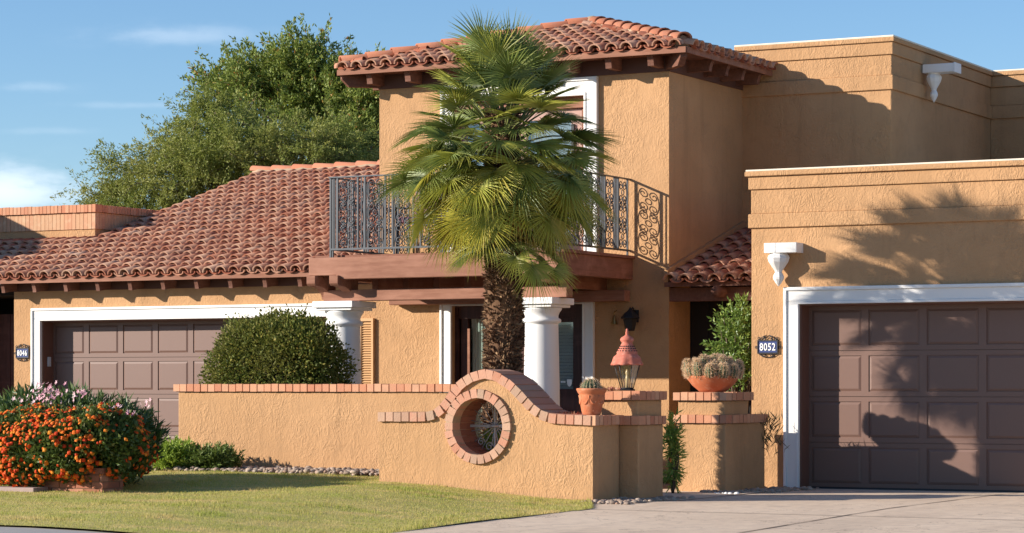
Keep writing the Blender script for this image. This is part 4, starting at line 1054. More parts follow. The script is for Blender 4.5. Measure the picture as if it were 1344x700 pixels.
def noise3(P, sc, seed=0.): return np.array([mnoise.noise(Vector((p[0]*sc+seed, p[1]*sc, p[2]*sc))) for p in P])

# ---- fan palm
ppx, ppy = PX(659, 24.60), 24.60; pz0 = .02
PT = thing('fan_palm', 'shaggy fan palm with rough brown trunk growing behind the arched garden wall', 'palm tree', (ppx, ppy, pz0))
M['bark'] = m_island('palm_bark', [(0,(.045,.022,.012)),(.45,(.10,.05,.026)),(.75,(.19,.105,.055)),(1,(.34,.22,.12))], .95, 60, .5, .006)
tk = MB(); zz = np.linspace(pz0-.3, 4.2, 34)
lean = lambda z: (.022*math.sin(z*.9)-.02+.008*z, .0)
tk.tube([(ppx+lean(z)[0], ppy, z) for z in zz], [(.200-.010*z+.012*math.sin(z*7)) for z in zz], 16)
trunk = tk.build('trunk', M['bark'], PT)
n = 6500; z = rng.uniform(.0, 4.2, n); a = rng.uniform(0, 2*np.pi, n); r = .200-.010*z
lx = np.array([lean(q)[0] for q in z]); rad = np.stack([np.cos(a),np.sin(a),np.zeros(n)],1); tang = np.stack([-np.sin(a),np.cos(a),np.zeros(n)],1)
P = np.stack([ppx+lx+np.cos(a)*r*.97, ppy+np.sin(a)*r*.97, z],1); Lg = rng.uniform(.03,.095,n)[:,None]; Wg = rng.uniform(.008,.022,n)[:,None]
dirn = unit(rad*rng.uniform(.5,1.2,n)[:,None] + np.stack([np.zeros(n)]*2+[rng.uniform(-.35,1.1,n)],1) + tang*rng.normal(0,.35,n)[:,None])
V = np.empty((n,5,3)); V[:,0] = P-tang*Wg; V[:,1] = P+tang*Wg; V[:,2] = P+rad*.012-np.array([0,0,1])*Wg; V[:,3] = P+rad*.010+np.array([0,0,1])*Wg*.7; V[:,4] = P+dirn*Lg
fast_mesh('leaf_bases', V.reshape(-1,3), (5,[(0,2,4),(2,1,4),(1,3,4),(3,0,4)]), M['bark'], trunk)

def m_frond(name, base, mid, tip, sat=.0):
    t = NT(name); at = t.n('ShaderNodeAttribute'); at.attribute_name = 'along'
    c = t.ramp(at.outputs['Fac'], [(0,base),(.5,mid),(.82,mid),(1,tip)])
    c = t.mix(t.ramp(t.island(), [(0,(0,0,0)),(.75,(0,0,0)),(1,(.55,.55,.55))]), c, tip)
    return t.done(c, .45, spec=.4, trans=.16)
FM = [m_frond('frond_young', (.12,.165,.045), (.20,.25,.060), (.42,.40,.12)),
      m_frond('frond_mature', (.22,.24,.045), (.38,.39,.065), (.62,.53,.14)),
      m_frond('frond_old', (.30,.29,.045), (.48,.44,.065), (.68,.48,.12)),
      m_frond('frond_dry', (.36,.24,.06), (.48,.30,.08), (.50,.29,.11))]
M['petiole'] = m_plain('palm_petiole', (.16,.18,.05), .5, .2, 10)
def frond(root, az, el, plen, rad_, droop, age, roll=0., nseg=40, spread=2.05, bd=None):
    d0 = Vector((math.cos(az)*math.cos(el), math.sin(az)*math.cos(el), math.sin(el))); root = Vector(root)
    # the petiole curves over towards the set of the blade
    if bd is None: bd = el - .3
    pts = [root]
    for i in range(1, 7):
        e_ = el + (bd-el)*(i/6.)**2*.75; pts.append(pts[-1] + Vector((math.cos(az)*math.cos(e_), math.sin(az)*math.cos(e_), math.sin(e_)))*(plen/6))
    d = Vector((math.cos(az)*math.cos(bd), math.sin(az)*math.cos(bd), math.sin(bd))); hub = pts[-1]
    side = d.cross(Z3)
    if side.length < .05: side = Vector((math.sin(az),-math.cos(az),0))
    side.normalize(); nrm = side.cross(d).normalized()
    rot = Matrix.Rotation(roll, 3, d); side = rot @ side; nrm = rot @ nrm
    V = []; A = []; sec = (0,.16,.34,.52,.72,.88,1.0); dphi = 2*spread/nseg
    for k in range(nseg):
        ph = -spread + (k+.5)*dphi + random.uniform(-.018,.018); L = rad_*(.80+.20*math.cos(ph*.8))*random.uniform(.90,1.06)
        e = d*math.cos(ph) + side*math.sin(ph); s2 = (-d*math.sin(ph) + side*math.cos(ph)); w0 = rad_*.40*dphi*.46
        dr = droop*random.uniform(.75,1.3); tw = random.uniform(-.25,.25); sway = random.uniform(-.06,.06)
        for t in sec:
            wv_ = w0*(t/.34 if t < .34 else (1-(t-.34)/.66)**.9) if t < 1 else 0.
            wv_ = max(wv_, .0012 if t < 1 else .0003)
            c = hub + e*(L*t) + nrm*(L*(.22*t*abs(math.sin(ph))**1.5 - .12*t*t)) - Z3*(dr*.34*L*t**2.6) + s2*(sway*L*t*t)
            n2 = (nrm + s2*tw*t).normalized(); f = .9
            V += [c - s2*wv_ + n2*wv_*f, c - n2*wv_*.2, c + s2*wv_ + n2*wv_*f]; A += [t]*3
    ns = len(sec); fl = []
    for i in range(ns-1):
        b_ = i*3; fl += [(b_,b_+1,b_+4,b_+3), (b_+1,b_+2,b_+5,b_+4)]
    fo = fast_mesh('frond', np.array([v[:] for v in V]), (ns*3, fl), FM[age], PT, attr=np.array(A))
    pm = MB(); pm.tube(pts, [.016,.013,.012,.011,.010,.009,.008], 5); pm.build('petiole', M['petiole'], fo)
random.seed(21)
def tier(n, z0, z1, e0, e1, p0, p1, r0, r1, b0, b1, ages, azf=None, droop=.35):
    for i in range(n):
        t = (i+.5)/n; az = i*2.39996 + random.uniform(-.3,.3)
        if azf is not None and azf(az) < random.random(): continue
        el = e0+(e1-e0)*t+random.uniform(-9,9); bd = b0+(b1-b0)*t+random.uniform(-13,13)
        frond((ppx+.02+.08*math.cos(az), ppy+.08*math.sin(az), z0+(z1-z0)*t+random.uniform(-.06,.06)), az, R(el), random.uniform(p0,p1), random.uniform(r0,r1), droop*random.uniform(.5,1.3), random.choice(ages), random.uniform(-.45,.45), bd=R(bd))
tier(70, 3.70, 4.16, 2, 86, .42, .78, .42, .56, -24, 82, (0,0,1), droop=.25)         # growing crown
tier(40, 3.36, 3.66, 6, 30, .58, 1.02, .42, .54, -44, -2, (1,1,0), droop=.30)           # spreading skirt
tier(50, 3.16, 3.52, -2, 26, .30, .86, .42, .54, -68, -30, (1,1,2,2), droop=.34)         # hanging older fans
tier(8, 3.12, 3.32, -5, 10, .40, .62, .38, .46, -70, -50, (3,2), droop=.35)
tier(44, 2.62, 2.92, 4, 38, .18, .62, .30, .42, -48, 10, (1,0,0), lambda a: .55+.45*math.cos(a+.5), droop=.3)   # low side shoots
frond((ppx+.15, ppy-.12, 2.80), R(-30), R(-18), .60, .42, .6, 1, bd=R(-66))             # one hangs low on the right

# ---- rounded shrubs
def shrub(name, label, cat, c, rad, n, ln, wd, mat, core, box=2.6, rough=.10, nsc=3., loc=None, up=.35, jut=.03, flowers=None, zmin=None):
    c = np.array(c, float); rad = np.array(rad, float); T = thing(name, label, cat, loc if loc else (c[0], c[1], c[2]-rad[2]))
    q = rng.uniform(-1,1,(n*4,3)); fq = (np.abs(q)**box).sum(1)**(1/box); k0 = (fq < 1) & (fq > .66); S = (q/fq[:,None])[k0][:n]; fq = fq[k0][:n]
    P0 = c + S*rad; f = 1+rough*noise3(P0, nsc) + rough*.6*noise3(P0, nsc*2.7, 9.)
    depth = fq + jut*rng.exponential(.35,len(fq))*.3*(fq > .9)
    P = c + S*rad*(f*depth)[:,None]; d = unit(np.sign(S)*np.abs(S)**(box-1)/rad)
    if zmin is not None: k = P[:,2] > zmin; P, d = P[k], d[k]
    D = unit(d + rng.normal(0,.75,P.shape) + np.array([0,0,up]))
    leaf_mesh('foliage', P, D, ln, wd, mat, T)
    cm = MB(); vs = []; k = 20; m = 12
    for i in range(m+1):
        for j in range(k):
            th, phi = math.pi*i/m, 2*math.pi*j/k; dd = np.array([math.sin(th)*math.cos(phi), math.sin(th)*math.sin(phi), math.cos(th)]); qq = (np.abs(dd)**box).sum()**(-1/box)
            vs.append(tuple(c + dd*qq*rad*.70))
    cm.add(vs, [(i*k+j, i*k+(j+1)%k, (i+1)*k+(j+1)%k, (i+1)*k+j) for i in range(m) for j in range(k)], True)
    cm.build('twigs', core, T)
    return T
M['twig'] = m_island('twig_core', [(0,(.022,.020,.012)),(1,(.03,.026,.015))], .95, 25, .9, .05)
M['shrubleaf'] = m_leaf('shrub_leaf', [(0,(.055,.085,.018)),(.4,(.12,.155,.030)),(.75,(.22,.24,.045)),(1,(.42,.34,.09))], .6, .3, .2, (2.4,(.17,.17,.04)))
sx0_, sx1_ = PX(282,26.3), PX(448,26.3); sc_ = ((sx0_+sx1_)/2, 26.3)
stz = PZ(370, 419, 26.3)
shrub('clipped_shrub', 'rounded dark green clipped shrub behind the long garden wall', 'shrub', (sc_[0], sc_[1], .12+(stz-.12)/2), ((sx1_-sx0_)/2*.94, .50, (stz-.12)/2), 60000, .047, .0125, M['shrubleaf'], M['twig'], 3.6, .12, 2.6, (sc_[0], sc_[1], .12), .35, .22)

# flowering lantana in its brick planter
yl = 21.40; lx0_, lx1_ = PX(-8, yl), PX(182, yl); lc = ((lx0_+lx1_)/2, yl)
lz0 = ground_z(lc[0], 21.4)
M['lantleaf'] = m_leaf('lantana_leaf', [(0,(.065,.10,.022)),(.5,(.11,.16,.032)),(.85,(.16,.20,.05)),(1,(.20,.19,.06))], .5, .3)
ltz = PZ(90, 537, yl)
LT = shrub('lantana_bush', 'mounded lantana bush covered in orange flower heads in a brick planter', 'flowering bush', (lc[0], yl, lz0+.04+(ltz-lz0-.04)/2), ((lx1_-lx0_)/2*.97, .62, (ltz-lz0-.04)/2), 30000, .055, .016, M['lantleaf'], M['twig'], 2.4, .20, 2.6, (lc[0], yl, lz0), .35, .10)
def flower_heads(name, parent, c, rad, n, r0, mat, box=2.4, rough=.20, nsc=2.6, zlo=-.8, face=None):
    c = np.array(c); rad = np.array(rad); out = []
    d = sphere_dirs(n*4); d = d[(d[:,2] > zlo)]
    if face is not None: d = d[d[:,1] < face]
    q = rng.uniform(-1,1,(n*6,3)); fq = (np.abs(q)**box).sum(1)**(1/box); k0 = (fq < 1) & (fq > .75) & (q[:,2] > zlo); S = (q/fq[:,None])[k0][:n]; d = unit(np.sign(S)*np.abs(S)**(box-1)/rad); P0 = c+S*rad
    f = 1+rough*noise3(P0, nsc) + rough*.6*noise3(P0, nsc*2.7, 9.); dn = noise3(P0, 3.0, 4.)
    P = c + S*rad*(f*rng.uniform(.97,1.06,len(d)))[:,None]
    N = unit(d + rng.normal(0,.35,d.shape) + np.array([0,0,.25])); Vs = []
    for p, nn, q_ in zip(P, N, dn):
        if q_ < -.15 and random.random() < .8: continue
        if random.random() < .75*max(0, (p[0]-c[0])/rad[0]-.05): continue
        r = r0*random.uniform(.7,1.25); s = np.cross(nn, [.3,.2,.9]); s /= np.linalg.norm(s); t = np.cross(nn, s); k = 8; v = [p+nn*r*.55]
        for q2 in range(k):
            a = 2*math.pi*q2/k; rr = r*(.62 if q2 % 2 else .5); v.append(p + (s*math.cos(a)+t*math.sin(a))*rr + nn*r*(.38+random.uniform(-.08,.08)))
        for q2 in range(k):
            a = 2*math.pi*(q2+.5)/k; rr = r*(1.0 if q2 % 2 else .8)*random.uniform(.9,1.1); v.append(p + (s*math.cos(a)+t*math.sin(a))*rr + nn*r*random.uniform(-.1,.1))
        Vs.append(np.array(v))
    fl = [(0,1+q2,1+(q2+1)%8) for q2 in range(8)] + [(1+q2,9+q2,1+(q2+1)%8) for q2 in range(8)] + [(1+(q2+1)%8, 9+q2, 9+(q2+1)%8) for q2 in range(8)]
    o = fast_mesh(name, np.concatenate(Vs), (17, fl), mat, parent); o['kind'] = 'stuff'; return o
M['orange'] = m_leaf('orange_petal', [(0,(.62,.05,.012)),(.3,(.76,.10,.015)),(.7,(.84,.18,.02)),(1,(.88,.34,.035))], .6, .2, .2)
flower_heads('flower_heads', LT, (lc[0], yl, lz0+.04+(ltz-lz0-.04)/2), ((lx1_-lx0_)/2*.99, .64, (ltz-lz0-.04)/2*1.02), 3400, .025, M['orange'])
# brick planter
y_ = 21.08; bxx0, bxx1 = PX(27,y_), PX(134,y_); bz0 = ground_z((bxx0+bxx1)/2, y_)
T = thing('brick_planter', 'low square red brick planter under the orange flowering bush', 'planter', ((bxx0+bxx1)/2, y_+.18, bz0))
mb = MB()
for r_ in range(4):
    z = bz0-.02+r_*.072; off = .1 if r_ % 2 else 0
    for i in range(-1, 7):
        a, b2 = max(bxx0, bxx0+off+i*.205), min(bxx1, bxx0+off+i*.205+.194)
        if b2-a > .02: mb.box(a, b2, y_+random.uniform(-.004,.004), y_+.1, z, z+.062)
    for i in range(-1, 5):
        a, b2 = max(y_+.101, y_+off+i*.205), min(y_+.36, y_+off+i*.205+.194)
        if b2-a > .02: mb.box(bxx1-.1, bxx1+random.uniform(-.004,.004), a, b2, z, z+.062); mb.box(bxx0+random.uniform(-.004,.004), bxx0+.1, a, b2, z, z+.062)
mb.build('brickwork', m_island('planter_brick', [(0,(.28,.10,.06)),(.5,(.38,.15,.09)),(1,(.45,.22,.14))], .9, 50, .5, .006, dirt=(.22,.10,.07)), T)
mb = MB(); mb.box(bxx0+.008,bxx1-.008,y_+.008,y_+.35,bz0-.1,bz0+.262); mb.build('mortar', M['mortar'], T)
mb = MB(); sl = ground_z(PX(10,21.1),21.1)
mb.box(PX(-40,20.82), PX(44,20.82), 20.82, 21.07, sl-.03, sl+.055); tag(mb.build('paving_slab', m_plain('paving_stone', (.34,.25,.22), .9, .15, 8, .4, 60, .004), loc=(PX(10,20.82),20.95,sl), bevel=.008), 'flat grey paving slab beside the brick planter', 'paving slab')

# oleander behind the lantana
def sprays(c, rad, n_st, per, ln, mat, name, parent, zlo, out=.5, box=2.3, updir=1.2, wd=.012, spray_len=.28):
    c = np.array(c); rad = np.array(rad); d = sphere_dirs(n_st*3); d = d[d[:,2] > zlo][:n_st]
    q = (np.abs(d)**box).sum(1)**(-1/box); f = rng.uniform(.62,1.0,len(d)); B = c + d*q[:,None]*rad*f[:,None]
    ax = unit(d*out + np.array([0,0,updir]) + rng.normal(0,.3,d.shape)); Ps = []; Ds = []
    for b_, a_ in zip(B, ax):
        t = rng.uniform(0,1,per)[:,None]; Ps.append(b_ + a_*(t*spray_len-spray_len*.7)); r_ = unit(rng.normal(size=(per,3))); Ds.append(unit(a_*rng.uniform(.5,1.3,per)[:,None] + r_*.75))
    return leaf_mesh(name, np.concatenate(Ps), np.concatenate(Ds), ln, wd, mat, parent, .3)
yo = 22.12; ox_a, ox_b = PX(-60, yo), PX(206, yo); oc = ((ox_a+ox_b)/2, yo); oz0 = ground_z(oc[0], yo); otz = PZ(100, 517, yo)
OT = thing('oleander_bush', 'dark green oleander bush with pale pink blossom behind the orange flowers', 'flowering bush', (oc[0], yo, oz0))
M['oleaf'] = m_leaf('oleander_leaf', [(0,(.045,.085,.022)),(.5,(.08,.14,.035)),(.85,(.125,.185,.05)),(1,(.18,.21,.07))], .38, .25, .5)
sprays((oc[0], yo, oz0+(otz-oz0)/2-.02), ((ox_b-ox_a)/2*.97, .62, (otz-oz0)/2), 1700, 16, .125, M['oleaf'], 'foliage', OT, -.95, .8)
mb = MB()
for i in range(26):
    a = random.uniform(0,6.28); bx_ = oc[0]+(ox_b-ox_a)*.35*math.cos(a)*random.random(); by_ = yo+.3*math.sin(a); mb.tube([(bx_,by_,oz0-.05),(bx_+.1*math.cos(a),by_+.08*math.sin(a),oz0+.45),(bx_+.25*math.cos(a),by_+.2*math.sin(a),oz0+.95)], [.014,.010,.005], 5)
mb.build('stems', m_plain('grey_stem', (.12,.09,.06), .9, .2, 20), OT)
M['pink'] = m_leaf('pink_petal', [(0,(.62,.30,.38)),(.5,(.74,.46,.50)),(1,(.82,.62,.62))], .6, .3, .2)
Vs = []; 
for (u, v, k, spd) in ((62,520,40,.11),(70,512,24,.07),(98,520,10,.08),(108,516,8,.06),(150,535,8,.05),(166,541,6,.05),(196,528,6,.04),(28,525,4,.04)):
    yy = yo-.66 if u < 180 else yo-.5
    for _ in range(k):
        p = np.array([PX(u,yy), yy, PZ(u,v,yy)]) + rng.normal(0,1,3)*np.array([spd,.06,spd*.55]); nn = unit(np.array([-.4,-.8,.5])+rng.normal(0,.4,3)); s = unit(np.cross(nn,[.3,.2,.9])); t = np.cross(nn,s); vv = [p]
        for q in range(10):
            a = 2*math.pi*q/10; rr = .031 if q % 2 else .013; vv.append(p+(s*math.cos(a)+t*math.sin(a))*rr+nn*(.008 if q % 2 else .003))
        Vs.append(np.array(vv))
o_ = fast_mesh('blossom', np.concatenate(Vs), (11,[(0,1+q,1+(q+1)%10) for q in range(10)]), M['pink'], OT); o_['kind'] = 'stuff'

# two low bushes by the long wall
M['limeleaf'] = m_leaf('lime_leaf', [(0,(.22,.33,.04)),(.5,(.32,.44,.06)),(1,(.42,.50,.10))], .5, .3, .35)
M['midleaf'] = m_leaf('mid_leaf', [(0,(.08,.13,.025)),(.5,(.13,.19,.035)),(1,(.20,.25,.06))], .5, .25, .35)
def low_bush(u0, u1, v0, Y, mat, label, n, ln, wd):
    c = ((PX(u0,Y)+PX(u1,Y))/2, Y); z0_ = ground_z(*c); z1_ = PZ((u0+u1)/2, v0, Y)
    T = thing('low_bush', label, 'bush', (c[0], Y, z0_))
    rad = ((PX(u1,Y)-PX(u0,Y))/2*.92, .34, (z1_-z0_)/2*.95)
    for sc, k in ((1.,.62),(.7,.38)): sprays((c[0],Y,z0_+rad[2]), tuple(r*sc for r in rad), int(n*k), 20, ln, mat, 'foliage', T, -1.1, .9, 2.2, .55, wd, .14)
    return T
low_bush(190, 262, 576, 24.62, M['limeleaf'], 'bright yellow green feathery bush at the left end of the long wall', 420, .055, .008)
low_bush(243, 314, 584, 24.78, M['midleaf'], 'darker green feathery bush beside the pebble bed', 400, .055, .008)

# bush in the entry, plant in the gate gap, twigs on the ledge, succulents
def loose_bush(name, label, cat, c, rad, n_st, per, ln, wd, mat, loc, out=1., updir=.35, sl=.4, stems=14, zlo=-.9):
    T = thing(name, label, cat, loc); sprays(c, rad, n_st, per, ln, mat, 'foliage', T, zlo, out, 2.1, updir, wd, sl); mb = MB()
    for i in range(stems):
        a = random.uniform(0,6.28); r_ = random.random()**.5; e = (c[0]+rad[0]*.8*r_*math.cos(a), c[1]+rad[1]*.8*r_*math.sin(a), c[2]+rad[2]*random.uniform(0,.8))
        mb.tube([loc, ((loc[0]+e[0])/2+random.uniform(-.05,.05), (loc[1]+e[1])/2, (loc[2]*.4+e[2]*.6)), e], [.014,.009,.004], 5)
    mb.build('stems', m_plain('brown_stem', (.10,.07,.045), .9, .2, 20), T); return T
M['brightleaf'] = m_leaf('bright_leaf', [(0,(.09,.16,.03)),(.5,(.17,.27,.05)),(1,(.32,.40,.09))], .42, .3, .5)
M['gapleaf'] = m_leaf('gap_leaf', [(0,(.16,.26,.05)),(.5,(.26,.38,.07)),(1,(.40,.48,.12))], .45, .35, .4)
yb_ = 28.35; cx_ = PX(972, yb_); cz_ = PZ(972, 455, yb_)
loose_bush('entry_shrub', 'bright green loose shrub in the dark entry beside the garage corner', 'shrub', (cx_, yb_, cz_), (.36,.45,.60), 230, 22, .065, .013, M['brightleaf'], (cx_, yb_, .1), 1.0, .3, .34)
cx2, cz2 = PX(940, yb_), PZ(940, 430, yb_)
yg2 = 25.75; gx_ = PX(883, yg2); 
loose_bush('leafy_plant', 'upright narrow leafy plant in the gap between the gate piers', 'plant', (gx_, yg2, .46), (.07,.12,.46), 90, 13, .10, .008, M['gapleaf'], (gx_, yg2, .0), 1.1, .15, .16, 8)
wx_ = PX(652, 24.2); loose_bush('leafy_plant', 'green leafy plant seen through the round opening behind its iron bars', 'plant', (wx_, 24.2, .46), (.22,.12,.26), 60, 14, .09, .016, M['gapleaf'], (wx_, 24.2, .0), 1., .5, .2, 6)
ly2 = 27.45; lx2 = PX(1003, ly2)
T = thing('spiky_plant', 'small spiky brown green plant between the stepped pier and the garage', 'plant', (lx2, ly2, .0)); P = []; D = []
for i in range(200):
    a = random.uniform(0,6.28); P.append((lx2+random.gauss(0,.10), ly2+random.gauss(0,.07), .30+.52*random.random()**.5)); D.append((math.cos(a)*.7, math.sin(a)*.5, random.uniform(.25,1.2)))
leaf_mesh('leaves', np.array(P), np.array(D), .15, .007, m_leaf('twiggy_leaf', [(0,(.07,.065,.03)),(.6,(.15,.12,.05)),(1,(.22,.15,.08))], .6, .2), T)
M['redleaf'] = m_leaf('red_succulent', [(0,(.30,.07,.05)),(.5,(.42,.14,.09)),(1,(.30,.20,.08))], .5, .2)
for (u, Y, zt0, lab) in ((748, 23.80, float(zt[-1])+.002, 'low reddish succulent sprigs left of the garland pot'), (803, 24.4, 1.152, 'low reddish succulent sprigs beside the clay lantern')):
    c = (PX(u,Y), Y, zt0); T = thing('succulent', lab, 'succulent', c); P = rng.normal(0,1,(90,3))*np.array([.075,.06,0])+np.array(c); D = rng.normal(0,.5,(90,3))+np.array([0,0,.9])
    leaf_mesh('leaves', P, D, .045, .008, M['redleaf'], T)

# ---- trees beyond the roof
def tree(name, label, base, blobs, Y, n_cl, per, ln, wd, mat, sig, hang, gaps=.0, bark=(.10,.075,.055), depth=1.6, up=.2, sprays_=5):
    T = thing(name, label, 'tree', base); base = Vector(base); cl = []
    tot = sum(ru*rv for _,_,ru,rv in blobs)
    for (u, v, ru, rv) in blobs:
        c = np.array([PX(u,Y), Y, PZ(u,v,Y)]); s = zc(u,Y)/FP; rx, rz_ = ru*s/CT, rv*s; k = max(4, int(n_cl*ru*rv/tot))
        d = sphere_dirs(k); f = rng.uniform(.35,1.0,k)**.5
        cl.append(c + d*f[:,None]*np.array([rx, depth*min(1,ru/60), rz_]))
    CLc = np.concatenate(cl); Ps = []; Ds = []
    nz = noise3(CLc, .9, 3.)
    CLc = CLc[nz > gaps-1]
    tops = []
    for c in CLc:
        out_ = unit(np.array([c[0]-base.x, (c[1]-base.y)*.6, max(.2, c[2]-base.z-3.0)]))
        for q in range(sprays_):
            ax = unit(out_*random.uniform(.3,1.2) + rng.normal(0,.75,3) + np.array([0,0,up-hang*.8])); Ls = sig*random.uniform(2.2,6.0); k = int(per/sprays_*random.uniform(.6,1.4))
            t = rng.uniform(0,1,(k,1)); wdt = sig*.42*(1.1-.8*t); P = c + ax*t*Ls + rng.normal(0,1,(k,3))*wdt; P[:,2] -= hang*(t[:,0]**2)*Ls*.55
            Ps.append(P); Ds.append(unit(rng.normal(0,.6,(k,3)) + ax*.8 + np.array([0,0,up-hang*.6]))); tops.append((c, c+ax*Ls*.7-np.array([0,0,hang*.3*Ls])))
    leaf_mesh('crown', np.concatenate(Ps), np.concatenate(Ds), ln, wd, mat, T)
    mb = MB(); mid = Vector((base.x, base.y, base.z+2.6)); mb.tube([base-Z3*.3, base+Vector((.05,0,1.3)), mid], [.26,.21,.17], 10)
    limbs = []
    for (u, v, ru, rv) in blobs:
        e = Vector((PX(u,Y), Y, PZ(u,v+rv*.2,Y))); q = [mid.lerp(e, t)+Vector((random.uniform(-.15,.15),random.uniform(-.15,.15),.5*t*(1-t))) for t in (0,.35,.7,1)]; q[0] = mid
        mb.tube(q, [.12,.085,.055,.03], 7); limbs.append(e)
    br = mb
    for c in CLc[::2]:
        c = Vector(c); e = min(limbs, key=lambda l: (l-c).length); br.tube([e, e.lerp(c,.5)+Vector((random.uniform(-.1,.1),random.uniform(-.1,.1),.08)), c], [.022,.014,.006], 4)
    for c, e in tops[::3]: br.tube([Vector(c), Vector(e)], [.008,.003], 3)
    mb.build('trunk', m_plain('tree_bark', bark, .95, .25, 8, .6, 30, .02), T); return T, CLc
M['olive'] = m_leaf('mesquite_leaf', [(0,(.19,.215,.048)),(.4,(.28,.30,.064)),(.8,(.37,.365,.092)),(1,(.45,.41,.14))], .5, .35, .3, (.8,(.21,.26,.05)))
M['darkleaf'] = m_leaf('glossy_tree_leaf', [(0,(.10,.16,.04)),(.5,(.21,.28,.055)),(.85,(.32,.37,.08)),(.94,(.38,.40,.10)),(.95,(.56,.22,.06)),(1,(.58,.22,.06))], .5, .3, .3, (.7,(.22,.27,.05)))
Yt1, Yt2 = 42.5, 46.5
tree('olive_tree', 'feathery olive green tree spreading behind the left tile roof', (PX(300,Yt1),Yt1,-.2), [(150,255,30,18),(185,228,34,28),(238,212,46,42),(180,268,52,14),(240,248,55,38),(298,180,44,44),(330,215,70,46),(395,195,54,36),(278,152,22,20),(440,208,40,28),(290,230,65,36),(128,268,12,6)], Yt1, 330, 330, .080, .011, M['olive'], .155, .5, .10)
tree('tall_tree', 'taller dark glossy tree with rusty leaves behind the feathery olive tree', (PX(430,Yt2),Yt2,-.2), [(395,100,34,26),(352,118,44,24),(305,122,30,16),(408,76,16,10),(436,122,32,34),(468,172,34,40),(385,150,48,30),(338,98,12,6),(282,116,8,4),(478,128,20,18),(455,215,34,20),(500,140,24,34)], Yt2, 250, 330, .095, .019, M['darkleaf'], .17, .05, .25)

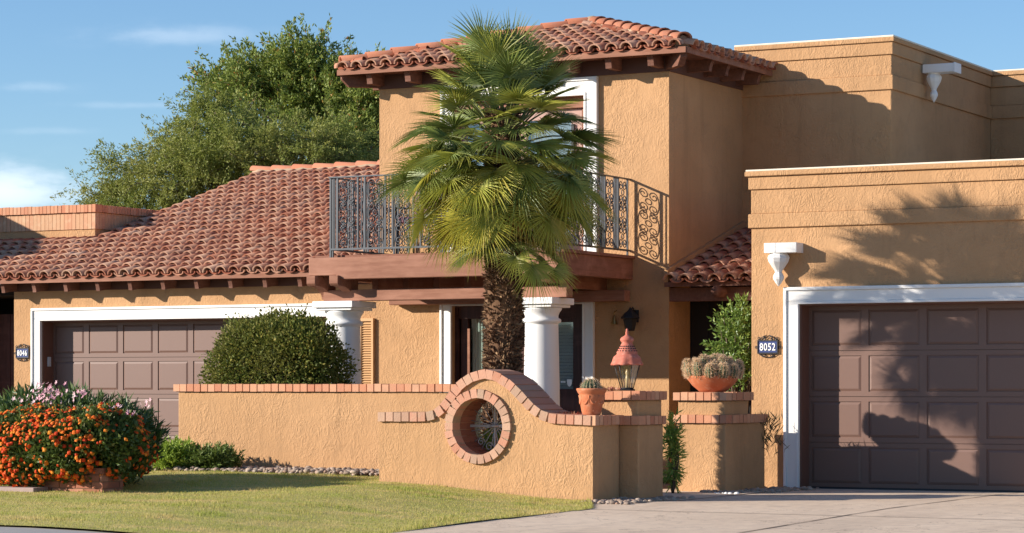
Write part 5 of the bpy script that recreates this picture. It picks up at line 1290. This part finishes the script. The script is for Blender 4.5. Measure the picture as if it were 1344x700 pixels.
# =================================================================== SKY, SUN, CAMERA
w = bpy.data.worlds.new('World'); bpy.context.scene.world = w; w.use_nodes = True
t = w.node_tree; t.nodes.clear(); out = t.nodes.new('ShaderNodeOutputWorld'); bg = t.nodes.new('ShaderNodeBackground')
sky = t.nodes.new('ShaderNodeTexSky'); sky.sky_type = 'NISHITA'; sky.sun_disc = False
sel = math.asin(.70/SUN.length); saz = math.atan2(-SUN.x, -SUN.y)       # bearing of the sun, clockwise from +Y
sky.sun_elevation = sel; sky.sun_rotation = saz; sky.altitude = 0; sky.air_density = 1.0; sky.dust_density = 0.0; sky.ozone_density = 5.7
tc = t.nodes.new('ShaderNodeTexCoord')
def vdir(u, v):
    a, e = (u-U0)/FP, (V0-v)/FP; d = Vector((CT*a-ST, ST*a+CT, e)); return d.normalized()
def cloud(u, v, su, sv, gain, scale, lo, hi):
    """a wisp of cloud around one bearing: stretched noise within a soft patch"""
    d = vdir(u, v); rgt = Vector((CT,ST,0)); upv = rgt.cross(d).normalized()
    def dot(vec, k):
        n = t.nodes.new('ShaderNodeVectorMath'); n.operation = 'DOT_PRODUCT'; n.inputs[1].default_value = vec; t.links.new(tc.outputs['Generated'], n.inputs[0])
        m = t.nodes.new('ShaderNodeMath'); m.operation = 'MULTIPLY'; m.inputs[1].default_value = k; t.links.new(n.outputs['Value'], m.inputs[0]); return n, m.outputs[0]
    def mth(op, a, b_=0.):
        m = t.nodes.new('ShaderNodeMath'); m.operation = op
        for i, x in enumerate((a, b_)):
            if isinstance(x, bpy.types.NodeSocket): t.links.new(x, m.inputs[i])
            else: m.inputs[i].default_value = x
        return m.outputs[0]
    _, x = dot(rgt, FP/su); _, y = dot(upv, FP/sv)
    x0 = rgt.dot(d)*FP/su
    x = mth('SUBTRACT', x, x0)
    r2 = mth('ADD', mth('MULTIPLY', x, x), mth('MULTIPLY', y, y)); mask = mth('POWER', 2.718, mth('MULTIPLY', r2, -1.))
    cb = t.nodes.new('ShaderNodeCombineXYZ'); t.links.new(mth('MULTIPLY', x, su/60.), cb.inputs[0]); t.links.new(mth('MULTIPLY', y, sv/22.), cb.inputs[1]); cb.inputs[2].default_value = u*.013
    nz = t.nodes.new('ShaderNodeTexNoise'); nz.inputs['Scale'].default_value = scale; nz.inputs['Detail'].default_value = 6; nz.inputs['Roughness'].default_value = .55; t.links.new(cb.outputs[0], nz.inputs['Vector'])
    mr = t.nodes.new('ShaderNodeMapRange'); mr.interpolation_type = 'SMOOTHSTEP'; mr.inputs[1].default_value = lo; mr.inputs[2].default_value = hi
    f = mth('MULTIPLY', mask, .45); t.links.new(mth('ADD', nz.outputs['Fac'], mth('SUBTRACT', f, .2)), mr.inputs[0])
    fr = t.nodes.new('ShaderNodeMath'); fr.operation = 'GREATER_THAN'; n_, _ = dot(d, 1.); t.links.new(n_.outputs['Value'], fr.inputs[0]); fr.inputs[1].default_value = .5
    return mth('MULTIPLY', mth('MULTIPLY', mth('MULTIPLY', mr.outputs[0], mask), gain), fr.outputs[0])
col = sky.outputs[0]
for args in ((232,46,120,16,.22,.8,.32,.85), (0,250,95,34,.75,.9,.26,.70), (45,114,70,9,.14,.9,.35,.9), (175,138,110,6,.12,.9,.35,.9), (60,172,90,7,.10,.9,.35,.9)):
    f = cloud(*args); mx = t.nodes.new('ShaderNodeMix'); mx.data_type = 'RGBA'; t.links.new(f, mx.inputs[0]); t.links.new(col, mx.inputs[6]); mx.inputs[7].default_value = (CLOUD[0], CLOUD[1], CLOUD[2], 1); col = mx.outputs[2]
t.links.new(col, bg.inputs[0]); bg.inputs[1].default_value = SKY_STRENGTH; t.links.new(bg.outputs[0], out.inputs[0])

sl_ = bpy.data.lights.new('sun', 'SUN'); sl_.energy = SUN_ENERGY; sl_.angle = R(.55); sl_.color = (1.0,.91,.80)
so = bpy.data.objects.new('sun', sl_); C.objects.link(so); so.rotation_euler = SUN.to_track_quat('-Z','Y').to_euler(); so.location = (-30,10,20)
cam = bpy.data.cameras.new('camera'); co = bpy.data.objects.new('camera', cam); C.objects.link(co)
co.location = (0,0,CH); co.rotation_euler = (R(90),0,TH); cam.sensor_width = 36; cam.lens = FP/1344*36; cam.shift_y = (V0-350)/1344; cam.clip_end = 3000; cam.clip_start = .5
sc = bpy.context.scene; sc.camera = co
sc.view_settings.view_transform = 'Standard'; sc.view_settings.look = 'None'; sc.view_settings.exposure = EXPOSURE; sc.view_settings.gamma = 1
sc.cycles.max_bounces = 8; sc.cycles.transparent_max_bounces = 16
